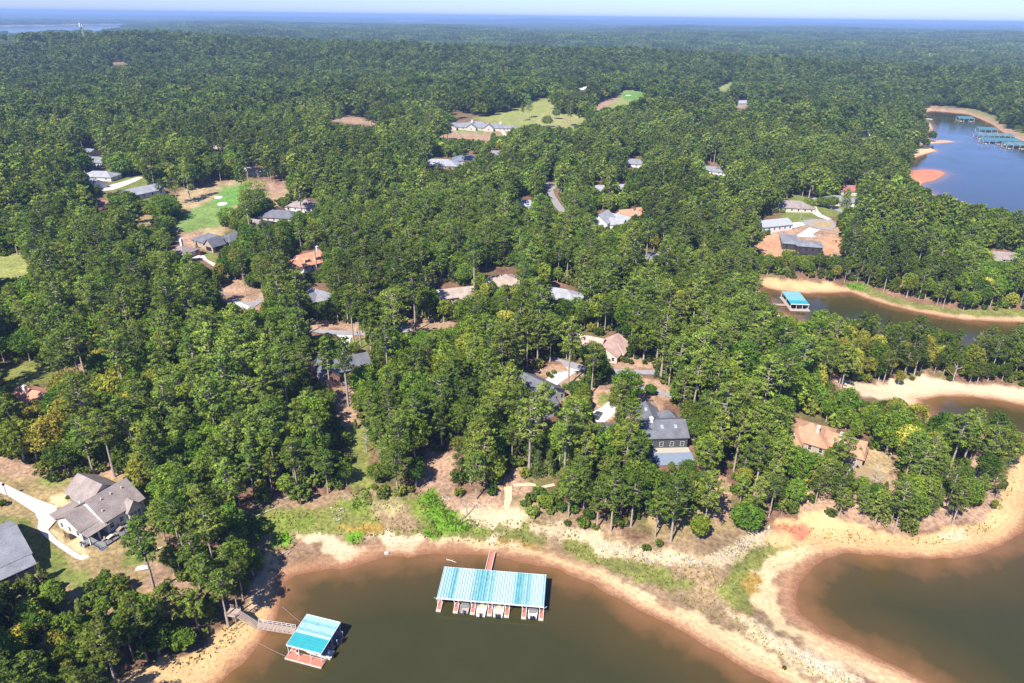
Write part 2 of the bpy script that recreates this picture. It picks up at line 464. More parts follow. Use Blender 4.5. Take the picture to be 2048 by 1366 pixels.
# ------------------------------------------------------------------ ground: one sheet out to the horizon
STRAW = (0.30, 0.168, 0.108)
LAWN, TAN, FAIR, GREEN, DRY = (0.25, 0.29, 0.07), (0.45, 0.33, 0.155), (0.40, 0.43, 0.125), (0.19, 0.40, 0.075), (0.58, 0.43, 0.225)
CLAY, REDCLAY, SAND, PALE, MUD, BANK = (0.55, 0.355, 0.235), (0.72, 0.38, 0.22), (0.98, 0.73, 0.41), (1.0, 0.77, 0.50), (0.40, 0.25, 0.15), (0.93, 0.62, 0.30)
OLIVE, BRIGHT, SCRUB, ROCKY = (0.27, 0.29, 0.07), (0.18, 0.40, 0.02), (0.42, 0.29, 0.165), (0.74, 0.59, 0.37)
ORANGE, ISLE = (0.50, 0.32, 0.075), (0.78, 0.30, 0.17)
PAINT = [
    # colour, polygon on the photo; later ones lie over earlier ones
    (CLAY, [(1480, 490), (1560, 455), (1700, 440), (1710, 500), (1640, 530), (1520, 520)]),
    (REDCLAY, [(1505, 488), (1548, 466), (1560, 490), (1562, 520), (1525, 515)]),
    (REDCLAY, [(1640, 480), (1690, 470), (1690, 500), (1640, 512)]),
    (LAWN, [(1575, 385), (1720, 385), (1730, 425), (1690, 432), (1600, 440), (1570, 420)]),
    (LAWN, [(1560, 425), (1600, 420), (1640, 432), (1600, 450), (1565, 445)]),
    (TAN, [(1620, 438), (1665, 440), (1668, 458), (1630, 455)]),
    (FAIR, [(940, 236), (985, 228), (1050, 205), (1100, 192), (1130, 200), (1200, 200), (1240, 178), (1300, 180), (1290, 200), (1200, 235), (1160, 275), (1090, 268), (1010, 252)]),
    ((0.46, 0.44, 0.16), [(1060, 250), (1100, 215), (1110, 195), (1135, 225), (1175, 225), (1170, 250), (1120, 262), (1090, 262)]),
    (CLAY, [(1180, 215), (1210, 195), (1240, 178), (1240, 195), (1200, 222)]),
    (GREEN, [(1240, 185), (1292, 182), (1285, 197), (1248, 203)]),
    (TAN, [(905, 250), (920, 245), (1000, 248), (1020, 262), (990, 290), (860, 280), (880, 262)]),
    (CLAY, [(860, 282), (905, 262), (985, 268), (980, 290), (905, 280)]),
    (GREEN, [(914, 258), (975, 256), (978, 262), (914, 266)]),
    (DRY, [(338, 400), (380, 372), (480, 360), (530, 360), (580, 375), (570, 410), (500, 420), (440, 470), (345, 480)]),
    ((0.25, 0.37, 0.095), [(350, 440), (395, 412), (430, 400), (470, 370), (500, 370), (510, 400), (470, 410), (450, 432), (440, 450), (350, 470)]),
    (GREEN, [(425, 395), (450, 372), (495, 368), (505, 385), (490, 410), (440, 415), (425, 408)]),
    (CLAY, [(500, 362), (575, 368), (570, 395), (520, 395)]),
    (TAN, [(262, 428), (305, 425), (300, 460), (265, 455)]),
    (LAWN, [(225, 350), (300, 345), (305, 420), (210, 425)]),
    (LAWN, [(395, 495), (415, 490), (435, 510), (440, 535), (415, 520)]),
    (CLAY, [(350, 465), (400, 462), (440, 500), (400, 500), (360, 485)]),
    (FAIR, [(-60, 490), (45, 505), (70, 545), (0, 570), (-60, 570)]),
    (CLAY, [(430, 570), (485, 555), (530, 580), (540, 610), (520, 622), (470, 615)]),
    (CLAY, [(600, 640), (735, 645), (735, 662), (600, 655)]),
    (LAWN, [(640, 672), (730, 672), (735, 700), (640, 705)]),
    (CLAY, [(790, 640), (910, 640), (905, 660), (790, 665)]),
    (CLAY, [(1070, 735), (1120, 730), (1160, 745), (1230, 745), (1330, 760), (1350, 790), (1280, 840), (1200, 840), (1100, 790)]),
    (CLAY, [(1220, 712), (1330, 712), (1330, 740), (1220, 738)]),
    (LAWN, [(1195, 798), (1225, 782), (1235, 795), (1200, 812)]),
    (CLAY, [(655, 780), (715, 775), (720, 860), (680, 850)]),
    (OLIVE, [(690, 850), (740, 855), (740, 980), (690, 970)]),
    (OLIVE, [(0, 725), (70, 720), (190, 715), (190, 760), (0, 770)]),
    (CLAY, [(110, 738), (175, 722), (170, 755), (115, 760)]),
    (CLAY, [(840, 900), (915, 905), (915, 985), (840, 985)]),
    (CLAY, [(1000, 935), (1060, 935), (1060, 985), (1000, 985)]),
    (TAN, [(1290, 1000), (1420, 955), (1450, 955), (1480, 1040), (1440, 1085), (1400, 1102), (1290, 1090)]),
    (CLAY, [(1418, 955), (1450, 955), (1470, 1030), (1430, 1045)]),
    (LAWN, [(1330, 1075), (1400, 1080), (1440, 1062), (1450, 1078), (1400, 1102), (1340, 1095)]),
    (CLAY, [(1540, 900), (1720, 900), (1800, 960), (1950, 900), (2020, 860), (2040, 930), (1960, 1040), (1800, 1060), (1600, 1035)]),
    (DRY, [(1720, 895), (1795, 915), (1790, 940), (1720, 945)]),
    # the yard of the white house
    (TAN, [(-60, 930), (140, 935), (300, 960), (330, 1100), (400, 1190), (380, 1230), (0, 1230), (-60, 1200)]),
    (LAWN, [(70, 945), (140, 952), (135, 968), (70, 965)]),
    (LAWN, [(40, 1060), (80, 1055), (150, 1130), (190, 1150), (170, 1180), (110, 1160), (60, 1120)]),
    (LAWN, [(0, 1030), (60, 1040), (75, 1065), (0, 1065)]),
    (LAWN, [(250, 1060), (300, 1075), (285, 1130), (250, 1140)]),
    (CLAY, [(-20, 905), (80, 930), (160, 928), (240, 938), (235, 955), (150, 950), (70, 960), (0, 945)]),
    (CLAY, [(290, 1110), (345, 1150), (410, 1185), (430, 1230), (330, 1215), (290, 1165)]),
    (SAND, [(95, 995), (135, 988), (140, 1010), (112, 1012), (95, 1005)]),
    (SAND, [(97, 1055), (110, 1052), (180, 1110), (165, 1112), (120, 1085)]),
    # shore of the near cove
    (BANK, [(200, 1400), (250, 1345), (330, 1322), (425, 1287), (465, 1248), (500, 1226), (532, 1192), (540, 1110), (575, 1110), (568, 1200), (530, 1285), (470, 1350), (400, 1420)]),
    (SCRUB, [(530, 1100), (480, 1090), (500, 1000), (700, 980), (860, 980), (1040, 990), (1280, 1080), (1480, 1060), (1620, 1060), (1620, 1400), (1400, 1290), (1100, 1110), (600, 1080), (540, 1105)]),
    (OLIVE, [(500, 1010), (640, 1020), (690, 1000), (770, 990), (880, 985), (920, 1030), (1030, 1040), (1050, 1000), (1080, 1080), (1030, 1095), (840, 1075), (700, 1075), (580, 1065), (500, 1090)]),
    (SCRUB, [(740, 1000), (820, 1010), (850, 1055), (780, 1060), (735, 1040)]),
    ((0.50, 0.42, 0.20), [(740, 1003), (795, 1003), (805, 1025), (745, 1028)]),
    (OLIVE, [(905, 1035), (985, 1040), (1005, 1065), (1000, 1082), (900, 1074)]),
    ((0.24, 0.31, 0.05), [(815, 992), (870, 975), (905, 1005), (960, 1040), (975, 1062), (890, 1070), (845, 1050)]),
    ((0.24, 0.31, 0.05), [(690, 1000), (735, 980), (742, 1015), (700, 1030)]), ((0.24, 0.31, 0.05), [(490, 1035), (560, 1030), (640, 1045), (600, 1060), (500, 1075)]),
    (BRIGHT, [(832, 988), (862, 980), (888, 1012), (935, 1042), (940, 1056), (900, 1062), (862, 1052), (845, 1020)]),
    (BRIGHT, [(470, 1030), (520, 1030), (545, 1055), (500, 1062)]),
    (BRIGHT, [(537, 1092), (555, 1068), (592, 1072), (592, 1090), (560, 1105), (540, 1108)]),
    (BRIGHT, [(840, 1068), (880, 1062), (885, 1072), (845, 1077)]),
    (BRIGHT, [(700, 1075), (735, 1068), (730, 1085), (708, 1090)]),
    (ROCKY, [(930, 1030), (1010, 1000), (1060, 1030), (1040, 1060), (960, 1050)]),
    (CLAY, [(880, 990), (1010, 985), (1010, 1010), (920, 1030)]),
    (ROCKY, [(1060, 1040), (1160, 1055), (1230, 1085), (1300, 1100), (1400, 1115), (1480, 1080), (1540, 1060), (1530, 1105), (1440, 1140), (1330, 1130), (1200, 1110), (1080, 1070)]),
    (OLIVE, [(1130, 1075), (1200, 1105), (1330, 1140), (1420, 1180), (1360, 1190), (1220, 1140), (1130, 1100)]),
    (OLIVE, [(1480, 1120), (1560, 1085), (1590, 1090), (1530, 1130), (1510, 1180), (1515, 1240), (1480, 1215), (1440, 1180)]),
    (SCRUB, [(1340, 1170), (1440, 1190), (1560, 1290), (1700, 1380), (1660, 1400), (1500, 1300), (1380, 1220)]),
    (SAND, [(1050, 1100), (1120, 1108), (1200, 1145), (1280, 1185), (1400, 1230), (1520, 1300), (1600, 1345), (1680, 1400), (1560, 1400), (1360, 1270), (1180, 1172), (1110, 1142), (1040, 1128)]),
    (ROCKY, [(1440, 1200), (1530, 1260), (1640, 1325), (1720, 1368), (1680, 1372), (1590, 1330), (1480, 1262)]),
    (PALE, [(1580, 1285), (1660, 1320), (1720, 1368), (1690, 1368), (1610, 1320)]),
    (SAND, [(1508, 1140), (1540, 1112), (1600, 1090), (1700, 1085), (1700, 1110), (1640, 1118), (1605, 1150), (1592, 1195), (1600, 1235), (1660, 1275), (1760, 1315), (1880, 1380), (1800, 1390), (1680, 1310), (1560, 1255), (1515, 1215)]),
    (BANK, [(1545, 1045), (1600, 1035), (1620, 1020), (1700, 1045), (1780, 1070), (1860, 1062), (1950, 1045), (2010, 985), (2035, 905), (2100, 900), (2100, 1060), (1990, 1095), (1900, 1118), (1700, 1108), (1600, 1095), (1540, 1090)]),
    (ISLE, [(1550, 1056), (1590, 1048), (1620, 1062), (1610, 1078), (1570, 1080)]),
    (MUD, [(1548, 1165), (1580, 1126), (1640, 1106), (1664, 1108), (1630, 1132), (1606, 1164), (1598, 1194), (1604, 1228), (1640, 1256), (1690, 1282), (1640, 1276), (1582, 1246), (1550, 1212)]),
    (ORANGE, [(672, 1062), (740, 1054), (775, 1058), (745, 1070), (700, 1076)]), (ORANGE, [(960, 1078), (1060, 1090), (1120, 1102), (1050, 1098), (965, 1086)]),
    (ORANGE, [(1500, 1135), (1530, 1150), (1515, 1200), (1495, 1180)]),
    (PALE, [(1880, 1070), (1930, 1060), (1935, 1078), (1890, 1085)]),
    (MUD, [(555, 1095), (600, 1078), (650, 1082), (700, 1120), (740, 1085), (830, 1100), (880, 1085), (1000, 1095), (1060, 1112), (1120, 1135), (1000, 1120), (880, 1115), (720, 1140), (600, 1150), (555, 1175)]),
    (PALE, [(590, 1066), (650, 1065), (690, 1085), (710, 1105), (700, 1120), (668, 1122), (640, 1092)]),
    (PALE, [(738, 1075), (780, 1064), (842, 1070), (838, 1090), (810, 1108), (780, 1108), (762, 1090)]),
    (SAND, [(850, 1078), (900, 1072), (980, 1083), (1060, 1098), (1130, 1118), (1100, 1120), (1000, 1104), (900, 1094), (858, 1086)]),
    (PALE, [(975, 1070), (1000, 1070), (1000, 1100), (980, 1098)]),
    (ISLE, [(1800, 345), (1830, 333), (1880, 338), (1905, 346), (1872, 368), (1840, 366)]),
    (SAND, [(1838, 290), (1885, 285), (1920, 283), (1890, 296), (1885, 305), (1840, 312)]),
    (CLAY, [(1860, 210), (1940, 218), (2000, 240), (2060, 270), (2060, 292), (2000, 266), (1940, 232), (1862, 224)]),
    (OLIVE, [(1930, 212), (1975, 222), (2048, 260), (2048, 272), (1985, 240), (1930, 222)]),
    (OLIVE, [(1690, 570), (1730, 572), (1800, 598), (1900, 618), (2100, 622), (2100, 640), (1900, 630), (1780, 606)]),
    (BRIGHT, [(1690, 568), (1735, 570), (1735, 580), (1700, 580)]),
    (BANK, [(1520, 556), (1600, 560), (1680, 572), (1690, 582), (1600, 585), (1530, 574)]),
    (PALE, [(1655, 758), (1740, 768), (1850, 752), (1920, 765), (2060, 780), (2060, 800), (1900, 790), (1840, 800), (1760, 800), (1690, 778)]),
    (CLAY, [(205, 125), (255, 121), (258, 129), (212, 131)]),
    (CLAY, [(640, 240), (690, 233), (760, 240), (757, 252), (690, 247)]),
    (FAIR, [(1425, 177), (1462, 162), (1467, 170), (1447, 184)]),
    (CLAY, [(1468, 208), (1500, 206), (1500, 218), (1470, 218)]),
]
a_ = np.radians(np.arange(-62, 62.01, 0.2))
rr = [62.0]
while rr[-1] < 26000:
    rr.append(rr[-1] * (1.0055 if rr[-1] < 480 else 1.018))
rr = np.array(rr)
GR, GA = np.meshgrid(rr, a_, indexing='ij')
GX, GY = (GR * np.sin(GA)).ravel(), (GR * np.cos(GA)).ravel()
GS = shore(GX, GY)
GZ = height(GX, GY, GS)
near_bank = sstep(4, 16, GS) * (1 - sstep(300, 500, GR.ravel()))
GZ = GZ + near_bank * (vnoise(GX, GY, 6.0, 21) - 0.5) * 0.5
nx = len(a_)
ii = (np.arange(len(rr) - 1)[:, None] * nx + np.arange(nx - 1)[None]).ravel()
GF = np.stack([ii, ii + 1, ii + nx + 1, ii + nx], axis=1)
# colours
px_, py_, _ = pix(np.stack([GX, GY, GZ], 1))
jit = np.clip(300.0 / GR.ravel(), 0.05, 2.2)
qx = px_ + ((vnoise(GX, GY, 4.2, 30) - .5) * 14 + (vnoise(GX, GY, 1.6, 31) - .5) * 10) * jit
qy = py_ + ((vnoise(GX, GY, 4.2, 32) - .5) * 9 + (vnoise(GX, GY, 1.6, 33) - .5) * 6) * jit
C = np.tile(np.array(STRAW), (len(GX), 1))
C *= (0.75 + 0.5 * vnoise(GX, GY, 14, 40))[:, None]
gr_ = sstep(.5, .68, .6 * vnoise(GX, GY, 19, 45) + .4 * vnoise(GX, GY, 5, 46))[:, None] * .75
C = C * (1 - gr_) + np.array((0.19, 0.19, 0.06)) * gr_
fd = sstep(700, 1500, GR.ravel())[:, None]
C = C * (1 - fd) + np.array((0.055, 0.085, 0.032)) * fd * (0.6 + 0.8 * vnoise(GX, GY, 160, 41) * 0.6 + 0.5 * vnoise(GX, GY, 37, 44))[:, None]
bw = 4.5 + 4.5 * vnoise(GX, GY, 22, 42) + sstep(300, 900, GR.ravel()) * 8
bt = (1 - sstep(bw * 0.75, bw * 1.15, GS))[:, None]
C = C * (1 - bt) + np.array((0.84, 0.60, 0.36)) * bt
for colr, poly in PAINT:
    m = in_poly(poly, qx, qy)
    if m.any():
        C[m] = np.array(colr) * (0.85 + 0.3 * vnoise(GX[m], GY[m], 5.0, 43))[:, None]
# soften single-vertex steps
C3 = C.reshape(len(rr), nx, 3)
C3[1:-1, 1:-1] = 0.4 * C3[1:-1, 1:-1] + 0.15 * (C3[:-2, 1:-1] + C3[2:, 1:-1] + C3[1:-1, :-2] + C3[1:-1, 2:])
C = C3.reshape(-1, 3) * 0.515

gm = bpy.data.materials.new('ground')
nt, b = nodes(gm)
N, L = nt.nodes, nt.links


def nd(t, **kw):
    n = N.new(t)
    for k, v in kw.items():
        setattr(n, k, v)
    return n


def noise(scale, detail=6, rough=0.6):
    n = nd('ShaderNodeTexNoise')
    n.inputs['Scale'].default_value, n.inputs['Detail'].default_value, n.inputs['Roughness'].default_value = scale, detail, rough
    L.new(geo.outputs['Position'], n.inputs['Vector'])
    return n


def mapr(src, a, bb, c, d):
    n = nd('ShaderNodeMapRange')
    for k, v in zip(('From Min', 'From Max', 'To Min', 'To Max'), (a, bb, c, d)):
        n.inputs[k].default_value = v
    L.new(src, n.inputs['Value'])
    return n.outputs[0]


def mth(op, a, bb=None, clamp=False):
    n = nd('ShaderNodeMath', operation=op)
    n.use_clamp = clamp
    for i, v in enumerate((a, bb)):
        if v is None:
            continue
        if isinstance(v, (int, float)):
            n.inputs[i].default_value = v
        else:
            L.new(v, n.inputs[i])
    return n.outputs[0]


def mixc(f, a, bb):
    n = nd('ShaderNodeMix', data_type='RGBA')
    for i, v in ((0, f), (6, a), (7, bb)):
        if isinstance(v, (int, float)):
            n.inputs[i].default_value = v
        elif isinstance(v, tuple):
            n.inputs[i].default_value = (*v, 1)
        else:
            L.new(v, n.inputs[i])
    return n.outputs[2]


geo = nd('ShaderNodeNewGeometry')
ca = nd('ShaderNodeAttribute', attribute_name='soil')
sa = nd('ShaderNodeAttribute', attribute_name='shore')
n1, n2, n3 = noise(0.9), noise(0.16, 4), noise(1.7, 4)
sepc = nd('ShaderNodeSeparateColor')
L.new(ca.outputs['Color'], sepc.inputs[0])
calm = mapr(sepc.outputs[0], .30, .46, 1, .28)
v0 = mth('MULTIPLY', mapr(n1.outputs[0], .3, .7, .55, 1.45), mapr(n2.outputs[0], .3, .7, .78, 1.22))
v1 = mth('ADD', mth('MULTIPLY', mth('SUBTRACT', v0, 1.0), calm), 1.0)
sc_ = nd('ShaderNodeVectorMath', operation='SCALE')
L.new(ca.outputs['Color'], sc_.inputs[0])
L.new(v1, sc_.inputs['Scale'])
speck = mth('MULTIPLY', mapr(n3.outputs[0], .58, .68, 0, .5), calm)
base = mixc(speck, sc_.outputs[0], (0.08, 0.05, 0.026))
shn = mth('ADD', sa.outputs['Fac'], mapr(n1.outputs[0], .3, .7, -.5, .5))
wet = mapr(shn, .5, 2.6, .9, 0)
strat = mth('MULTIPLY', mapr(mth('SINE', mth('MULTIPLY', shn, 4.4)), .1, 1, 0, .28), mapr(shn, 4, 12, 1, 0))
c_ = mixc(strat, base, (0.19, 0.115, 0.065))
c_ = mixc(mapr(shn, 2.0, 6.0, .55, 0), c_, (0.36, 0.185, 0.095))
c_ = mixc(wet, c_, (0.185, 0.085, 0.045))
L.new(c_, b.inputs['Base Color'])
L.new(mapr(shn, .2, 1.6, .5, .95), b.inputs['Roughness'])
b.inputs['Specular IOR Level'].default_value = 0.15
bp = nd('ShaderNodeBump')
bp.inputs['Strength'].default_value, bp.inputs['Distance'].default_value = 0.6, 0.5
L.new(n1.outputs[0], bp.inputs['Height'])
L.new(bp.outputs[0], b.inputs['Normal'])
rgba = np.concatenate([C, np.ones((len(C), 1))], 1).astype(np.float32)
ground = link('ground', np_mesh('ground', np.stack([GX, GY, GZ], 1), GF, [gm],
              {'soil': ('POINT', 'FLOAT_COLOR', rgba), 'shore': ('POINT', 'FLOAT', GS.astype(np.float32))}, True))
tag(ground, 'ground of pine straw, lawns, clay and sandy shore out to the horizon', 'ground', kind='structure')

# ------------------------------------------------------------------ water
wm = bpy.data.materials.new('lake_water')
nt, b = nodes(wm)
N, L = nt.nodes, nt.links
geo = nd('ShaderNodeNewGeometry')
sa = nd('ShaderNodeAttribute', attribute_name='shore')
n1, n2 = noise(0.12, 3), noise(0.8, 4)
dist = mth('ADD', mth('MULTIPLY', sa.outputs['Fac'], -1.0), mapr(n1.outputs[0], .3, .7, -2.2, 2.2))
shal = mapr(dist, 0.0, 6.5, 1, 0)
mid = mapr(dist, 3.0, 19.0, 1, 0)
deep = mixc(mapr(n1.outputs[0], .3, .7, 0, 1), (0.030, 0.030, 0.009), (0.034, 0.033, 0.011))
c_ = mixc(mid, deep, (0.064, 0.043, 0.013))
c_ = mixc(shal, c_, (0.15, 0.076, 0.030))
L.new(c_, b.inputs['Base Color'])
L.new(mapr(noise(0.035, 3).outputs[0], .35, .65, .04, .16), b.inputs['Roughness'])
b.inputs['IOR'].default_value = 1.33
bp = nd('ShaderNodeBump')
bp.inputs['Strength'].default_value, bp.inputs['Distance'].default_value = 0.2, 0.12
L.new(n2.outputs[0], bp.inputs['Height'])
L.new(bp.outputs[0], b.inputs['Normal'])
wf = (GS[GF] < 2.5).any(axis=1)
used, inv = np.unique(GF[wf], return_inverse=True)
lake = link('lake', np_mesh('lake', np.stack([GX[used], GY[used], np.zeros(len(used))], 1), inv.reshape(-1, 4), [wm],
            {'shore': ('POINT', 'FLOAT', GS[used].astype(np.float32))}, True))
tag(lake, 'brown green lake with several arms between wooded points', 'lake', kind='structure')


# ------------------------------------------------------------------ roads, driveways, paths, bunkers: thin sheets laid on the ground
def drape(name, poly_px, m, lift, step, kind='structure', label=None, thick=0.0):
    pts = [at(*p) for p in poly_px]
    P = [Vector((p[0], p[1])) for p in pts]
    B = []
    for i, p in enumerate(P):
        q = P[(i + 1) % len(P)]
        n = max(1, int((q - p).length / step))
        B += [p.lerp(q, k / n) for k in range(n)]
    xs, ys = [p.x for p in B], [p.y for p in B]
    gx, gy = np.meshgrid(np.arange(min(xs), max(xs), step), np.arange(min(ys), max(ys), step))
    gx, gy = gx.ravel() + 0.013, gy.ravel() + 0.017
    k = in_poly([(p.x, p.y) for p in B], gx, gy)
    V = B + [Vector((float(a), float(c))) for a, c in zip(gx[k], gy[k])]
    r = delaunay_2d_cdt(V, [(i, (i + 1) % len(B)) for i in range(len(B))], [], 1, 1e-4)
    vx, vy = np.array([v.x for v in r[0]]), np.array([v.y for v in r[0]])
    vz = np.maximum(height(vx, vy), 0.02) + lift
    me = bpy.data.meshes.new(name)
    me.from_pydata([(a, c, d) for a, c, d in zip(vx, vy, vz)], [], [tuple(f) for f in r[2]])
    me.materials.append(m)
    me.update()
    return tag(link(name, me), label, None, None, kind)


concrete = mat('concrete', (0.86, 0.78, 0.66), .85, .10, .35)
white_concrete = mat('white_concrete', (1.0, 0.97, 0.92), .85, .06, .35)
asphalt = mat('asphalt', (0.42, 0.40, 0.415), .9, .12, .3)
bunker_sand = mat('bunker_sand', (1.0, 0.97, 0.88), .95, .05, .5)
z1 = lambda q: [(x / 4.88, 900 + y / 4.88) for x, y in q]
z5 = lambda q: [(1020 + x / 4.55, 640 + y / 4.55) for x, y in q]
z8 = lambda q: [(1480 + x / 4.88, 360 + y / 4.88) for x, y in q]
za = lambda q: [(330 + x / 5.06, 360 + y / 5.06) for x, y in q]
zb = lambda q: [(130 + x / 5.06, 270 + y / 5.06) for x, y in q]
z7 = lambda q: [(560 + x / 5.69, 620 + y / 5.69) for x, y in q]
zc = lambda q: [(840 + x / 4.267, 150 + y / 4.267) for x, y in q]
drape('driveway', z1([(-150, 240), (0, 310), (150, 385), (300, 455), (460, 520), (560, 550), (700, 490), (830, 530), (640, 640), (540, 700), (470, 780), (560, 880), (700, 970), (790, 1035),
                      (860, 1025), (875, 1048), (800, 1076), (740, 1062), (630, 990), (510, 905), (420, 830), (368, 765), (378, 690), (340, 615), (250, 555), (100, 460), (-150, 360)]), concrete, .09, 1.6)
drape('driveway', z5([(325, 545), (500, 415), (640, 458), (560, 500), (470, 560), (420, 600), (340, 600)]), white_concrete, .09, 2)
drape('driveway', z5([(750, 840), (830, 800), (900, 745), (960, 800), (950, 850), (900, 900), (860, 930), (770, 930)]), white_concrete, .09, 2)
drape('road', z5([(250, 320), (340, 325), (470, 360), (620, 400), (760, 430), (960, 445), (1150, 455), (1340, 455), (1500, 470), (1500, 510), (1330, 500), (1100, 495), (900, 490), (720, 470), (600, 455), (400, 390), (300, 350), (250, 345)]), asphalt, .10, 2.2)
drape('road', z5([(1170, 585), (1260, 595), (1390, 650), (1600, 690), (1600, 740), (1400, 690), (1280, 660), (1180, 625)]), asphalt, .10, 2.2)
drape('road', z7([(200, 170), (320, 195), (450, 215), (640, 235), (940, 240), (1200, 250), (1400, 200), (1500, 190), (1500, 240), (1400, 260), (1200, 295), (940, 292), (640, 285), (430, 262), (320, 240), (200, 210)]), asphalt, .10, 2.2)
drape('driveway', z7([(640, 287), (850, 293), (805, 320), (795, 380), (770, 500), (690, 510), (685, 440), (700, 350), (690, 315)]), white_concrete, .12, 2)
drape('road', za([(530, 1110), (620, 1160), (700, 1210), (800, 1215), (960, 1180), (985, 1230), (900, 1290), (900, 1330), (760, 1280), (640, 1240), (540, 1190)]), asphalt, .10, 3)
drape('driveway', za([(680, 1220), (720, 1215), (900, 1310), (900, 1335), (740, 1275)]), white_concrete, .14, 3)
drape('road', [(1088, 366), (1112, 366), (1114, 378), (1106, 379), (1110, 392), (1124, 412), (1136, 424), (1126, 432), (1108, 412), (1096, 390), (1092, 376)], mat('pale_asphalt', (0.40, 0.38, 0.38), .9, .1, .3), .15, 4)
drape('cul_de_sac', z8([(610, 400), (700, 380), (800, 385), (900, 395), (930, 440), (900, 490), (780, 480), (680, 450), (625, 430)]), asphalt, .12, 3)
drape('lawn_island', z8([(690, 418), (760, 402), (880, 408), (905, 440), (860, 464), (760, 458), (700, 440)]), mat('dry_lawn', (0.52, 0.38, 0.19), .95, .25, .5), .16, 2)
drape('road', z8([(655, 145), (720, 165), (860, 230), (1000, 290), (990, 320), (850, 265), (740, 215), (660, 170)]), asphalt, .12, 3)
drape('driveway', z8([(690, 265), (745, 262), (760, 300), (800, 340), (900, 385), (850, 392), (760, 360), (700, 320)]), concrete, .16, 3)
drape('driveway', z8([(545, 550), (680, 465), (780, 490), (700, 530), (740, 560), (650, 560)]), white_concrete, .16, 3)
drape('driveway', z8([(440, 425), (600, 412), (640, 440), (520, 470), (430, 480)]), white_concrete, .14, 3)
drape('driveway', za([(270, 770), (330, 760), (400, 765), (430, 810), (515, 850), (490, 875), (400, 815), (340, 790), (280, 800)]), concrete, .14, 3)
drape('driveway', za([(1275, 890), (1350, 880), (1400, 930), (1440, 985), (1420, 1000), (1330, 970)]), concrete, .14, 3)
drape('driveway', zb([(560, 480), (740, 425), (800, 430), (720, 470), (600, 520), (480, 560), (370, 570), (380, 540), (480, 500)]), concrete, .16, 4)
drape('driveway', zb([(250, 265), (380, 270), (385, 295), (260, 300)]), concrete, .16, 4)
drape('cart_path', zc([(690, 480), (760, 430), (778, 440), (720, 480), (735, 510), (760, 535), (740, 535), (700, 505)]), concrete, .2, 6)
for q in ([(1510, 632), (1540, 622), (1590, 622), (1596, 634), (1570, 648), (1520, 648)], [(1540, 700), (1570, 684), (1630, 682), (1645, 698), (1610, 716), (1555, 718)], [(1796, 555), (1830, 542), (1876, 542), (1878, 555), (1840, 568), (1802, 566)]):
    drape('sand_bunker', zb(q), bunker_sand, .2, 3)
drape('sand_bunker', zc([(1330, 110), (1380, 90), (1425, 85), (1425, 105), (1395, 130), (1340, 130)]), bunker_sand, .4, 6)
drape('sand_bunker', zc([(1755, 172), (1800, 172), (1800, 178), (1760, 180)]), bunker_sand, .3, 6)
drape('footpath', [(1026, 968), (1060, 966), (1085, 972), (1108, 967), (1110, 972), (1085, 977), (1060, 972), (1028, 974)], mat('packed_sand', (0.80, 0.60, 0.39)), .1, 1.5)
drape('dirt_track', [(1008, 975), (1024, 972), (1024, 1000), (1012, 1030), (985, 1062), (980, 1055), (1006, 1020), (1010, 995)], mat('packed_sand', (0.80, 0.60, 0.39), .95, .30, 1.5), .07, 1.0)

# ------------------------------------------------------------------ houses
glass = mat('window_glass', (0.03, 0.04, 0.055), .12, .1, 1, .6)
white_trim = mat('white_trim', (1.05, 1.04, 1.0), .6, .04, 1)
dark_trim = mat('dark_trim', (0.05, 0.052, 0.058), .6, .1, 1)
FOOT = []          # footprints (x, y, rot, x0, x1, y0, y1) kept free of trees
HOUSES = {}


def window_mesh(w, h, fm, key):
    fr = MB()
    t = .10
    fr.box(-w / 2, w / 2, -.02, .06, 0, t).box(-w / 2, w / 2, -.02, .06, h - t, h)
    fr.box(-w / 2, -w / 2 + t, -.02, .06, t, h - t).box(w / 2 - t, w / 2, -.02, .06, t, h - t)
    fr.box(-w / 2 + t, w / 2 - t, -.02, .05, h * .5 - .03, h * .5 + .03)
    pn = MB().box(-w / 2 + t, w / 2 - t, -.02, .02, t, h * .5 - .03).box(-w / 2 + t, w / 2 - t, -.02, .02, h * .5 + .03, h - t)
    return fr.mesh('window' + key, fm), pn.mesh('pane' + key, glass)


WIN = {}


def add_window(root, x, y, z, ang, w=1.1, h=1.5, fm=None):
    fm = fm or white_trim
    k = (round(w, 1), round(h, 1), fm.name)
    if k not in WIN:
        WIN[k] = window_mesh(w, h, fm, '')
    o = link('window', WIN[k][0], root)
    o.location, o.rotation_euler = (x, y, z), (0, 0, ang)
    return link('pane', WIN[k][1], o)


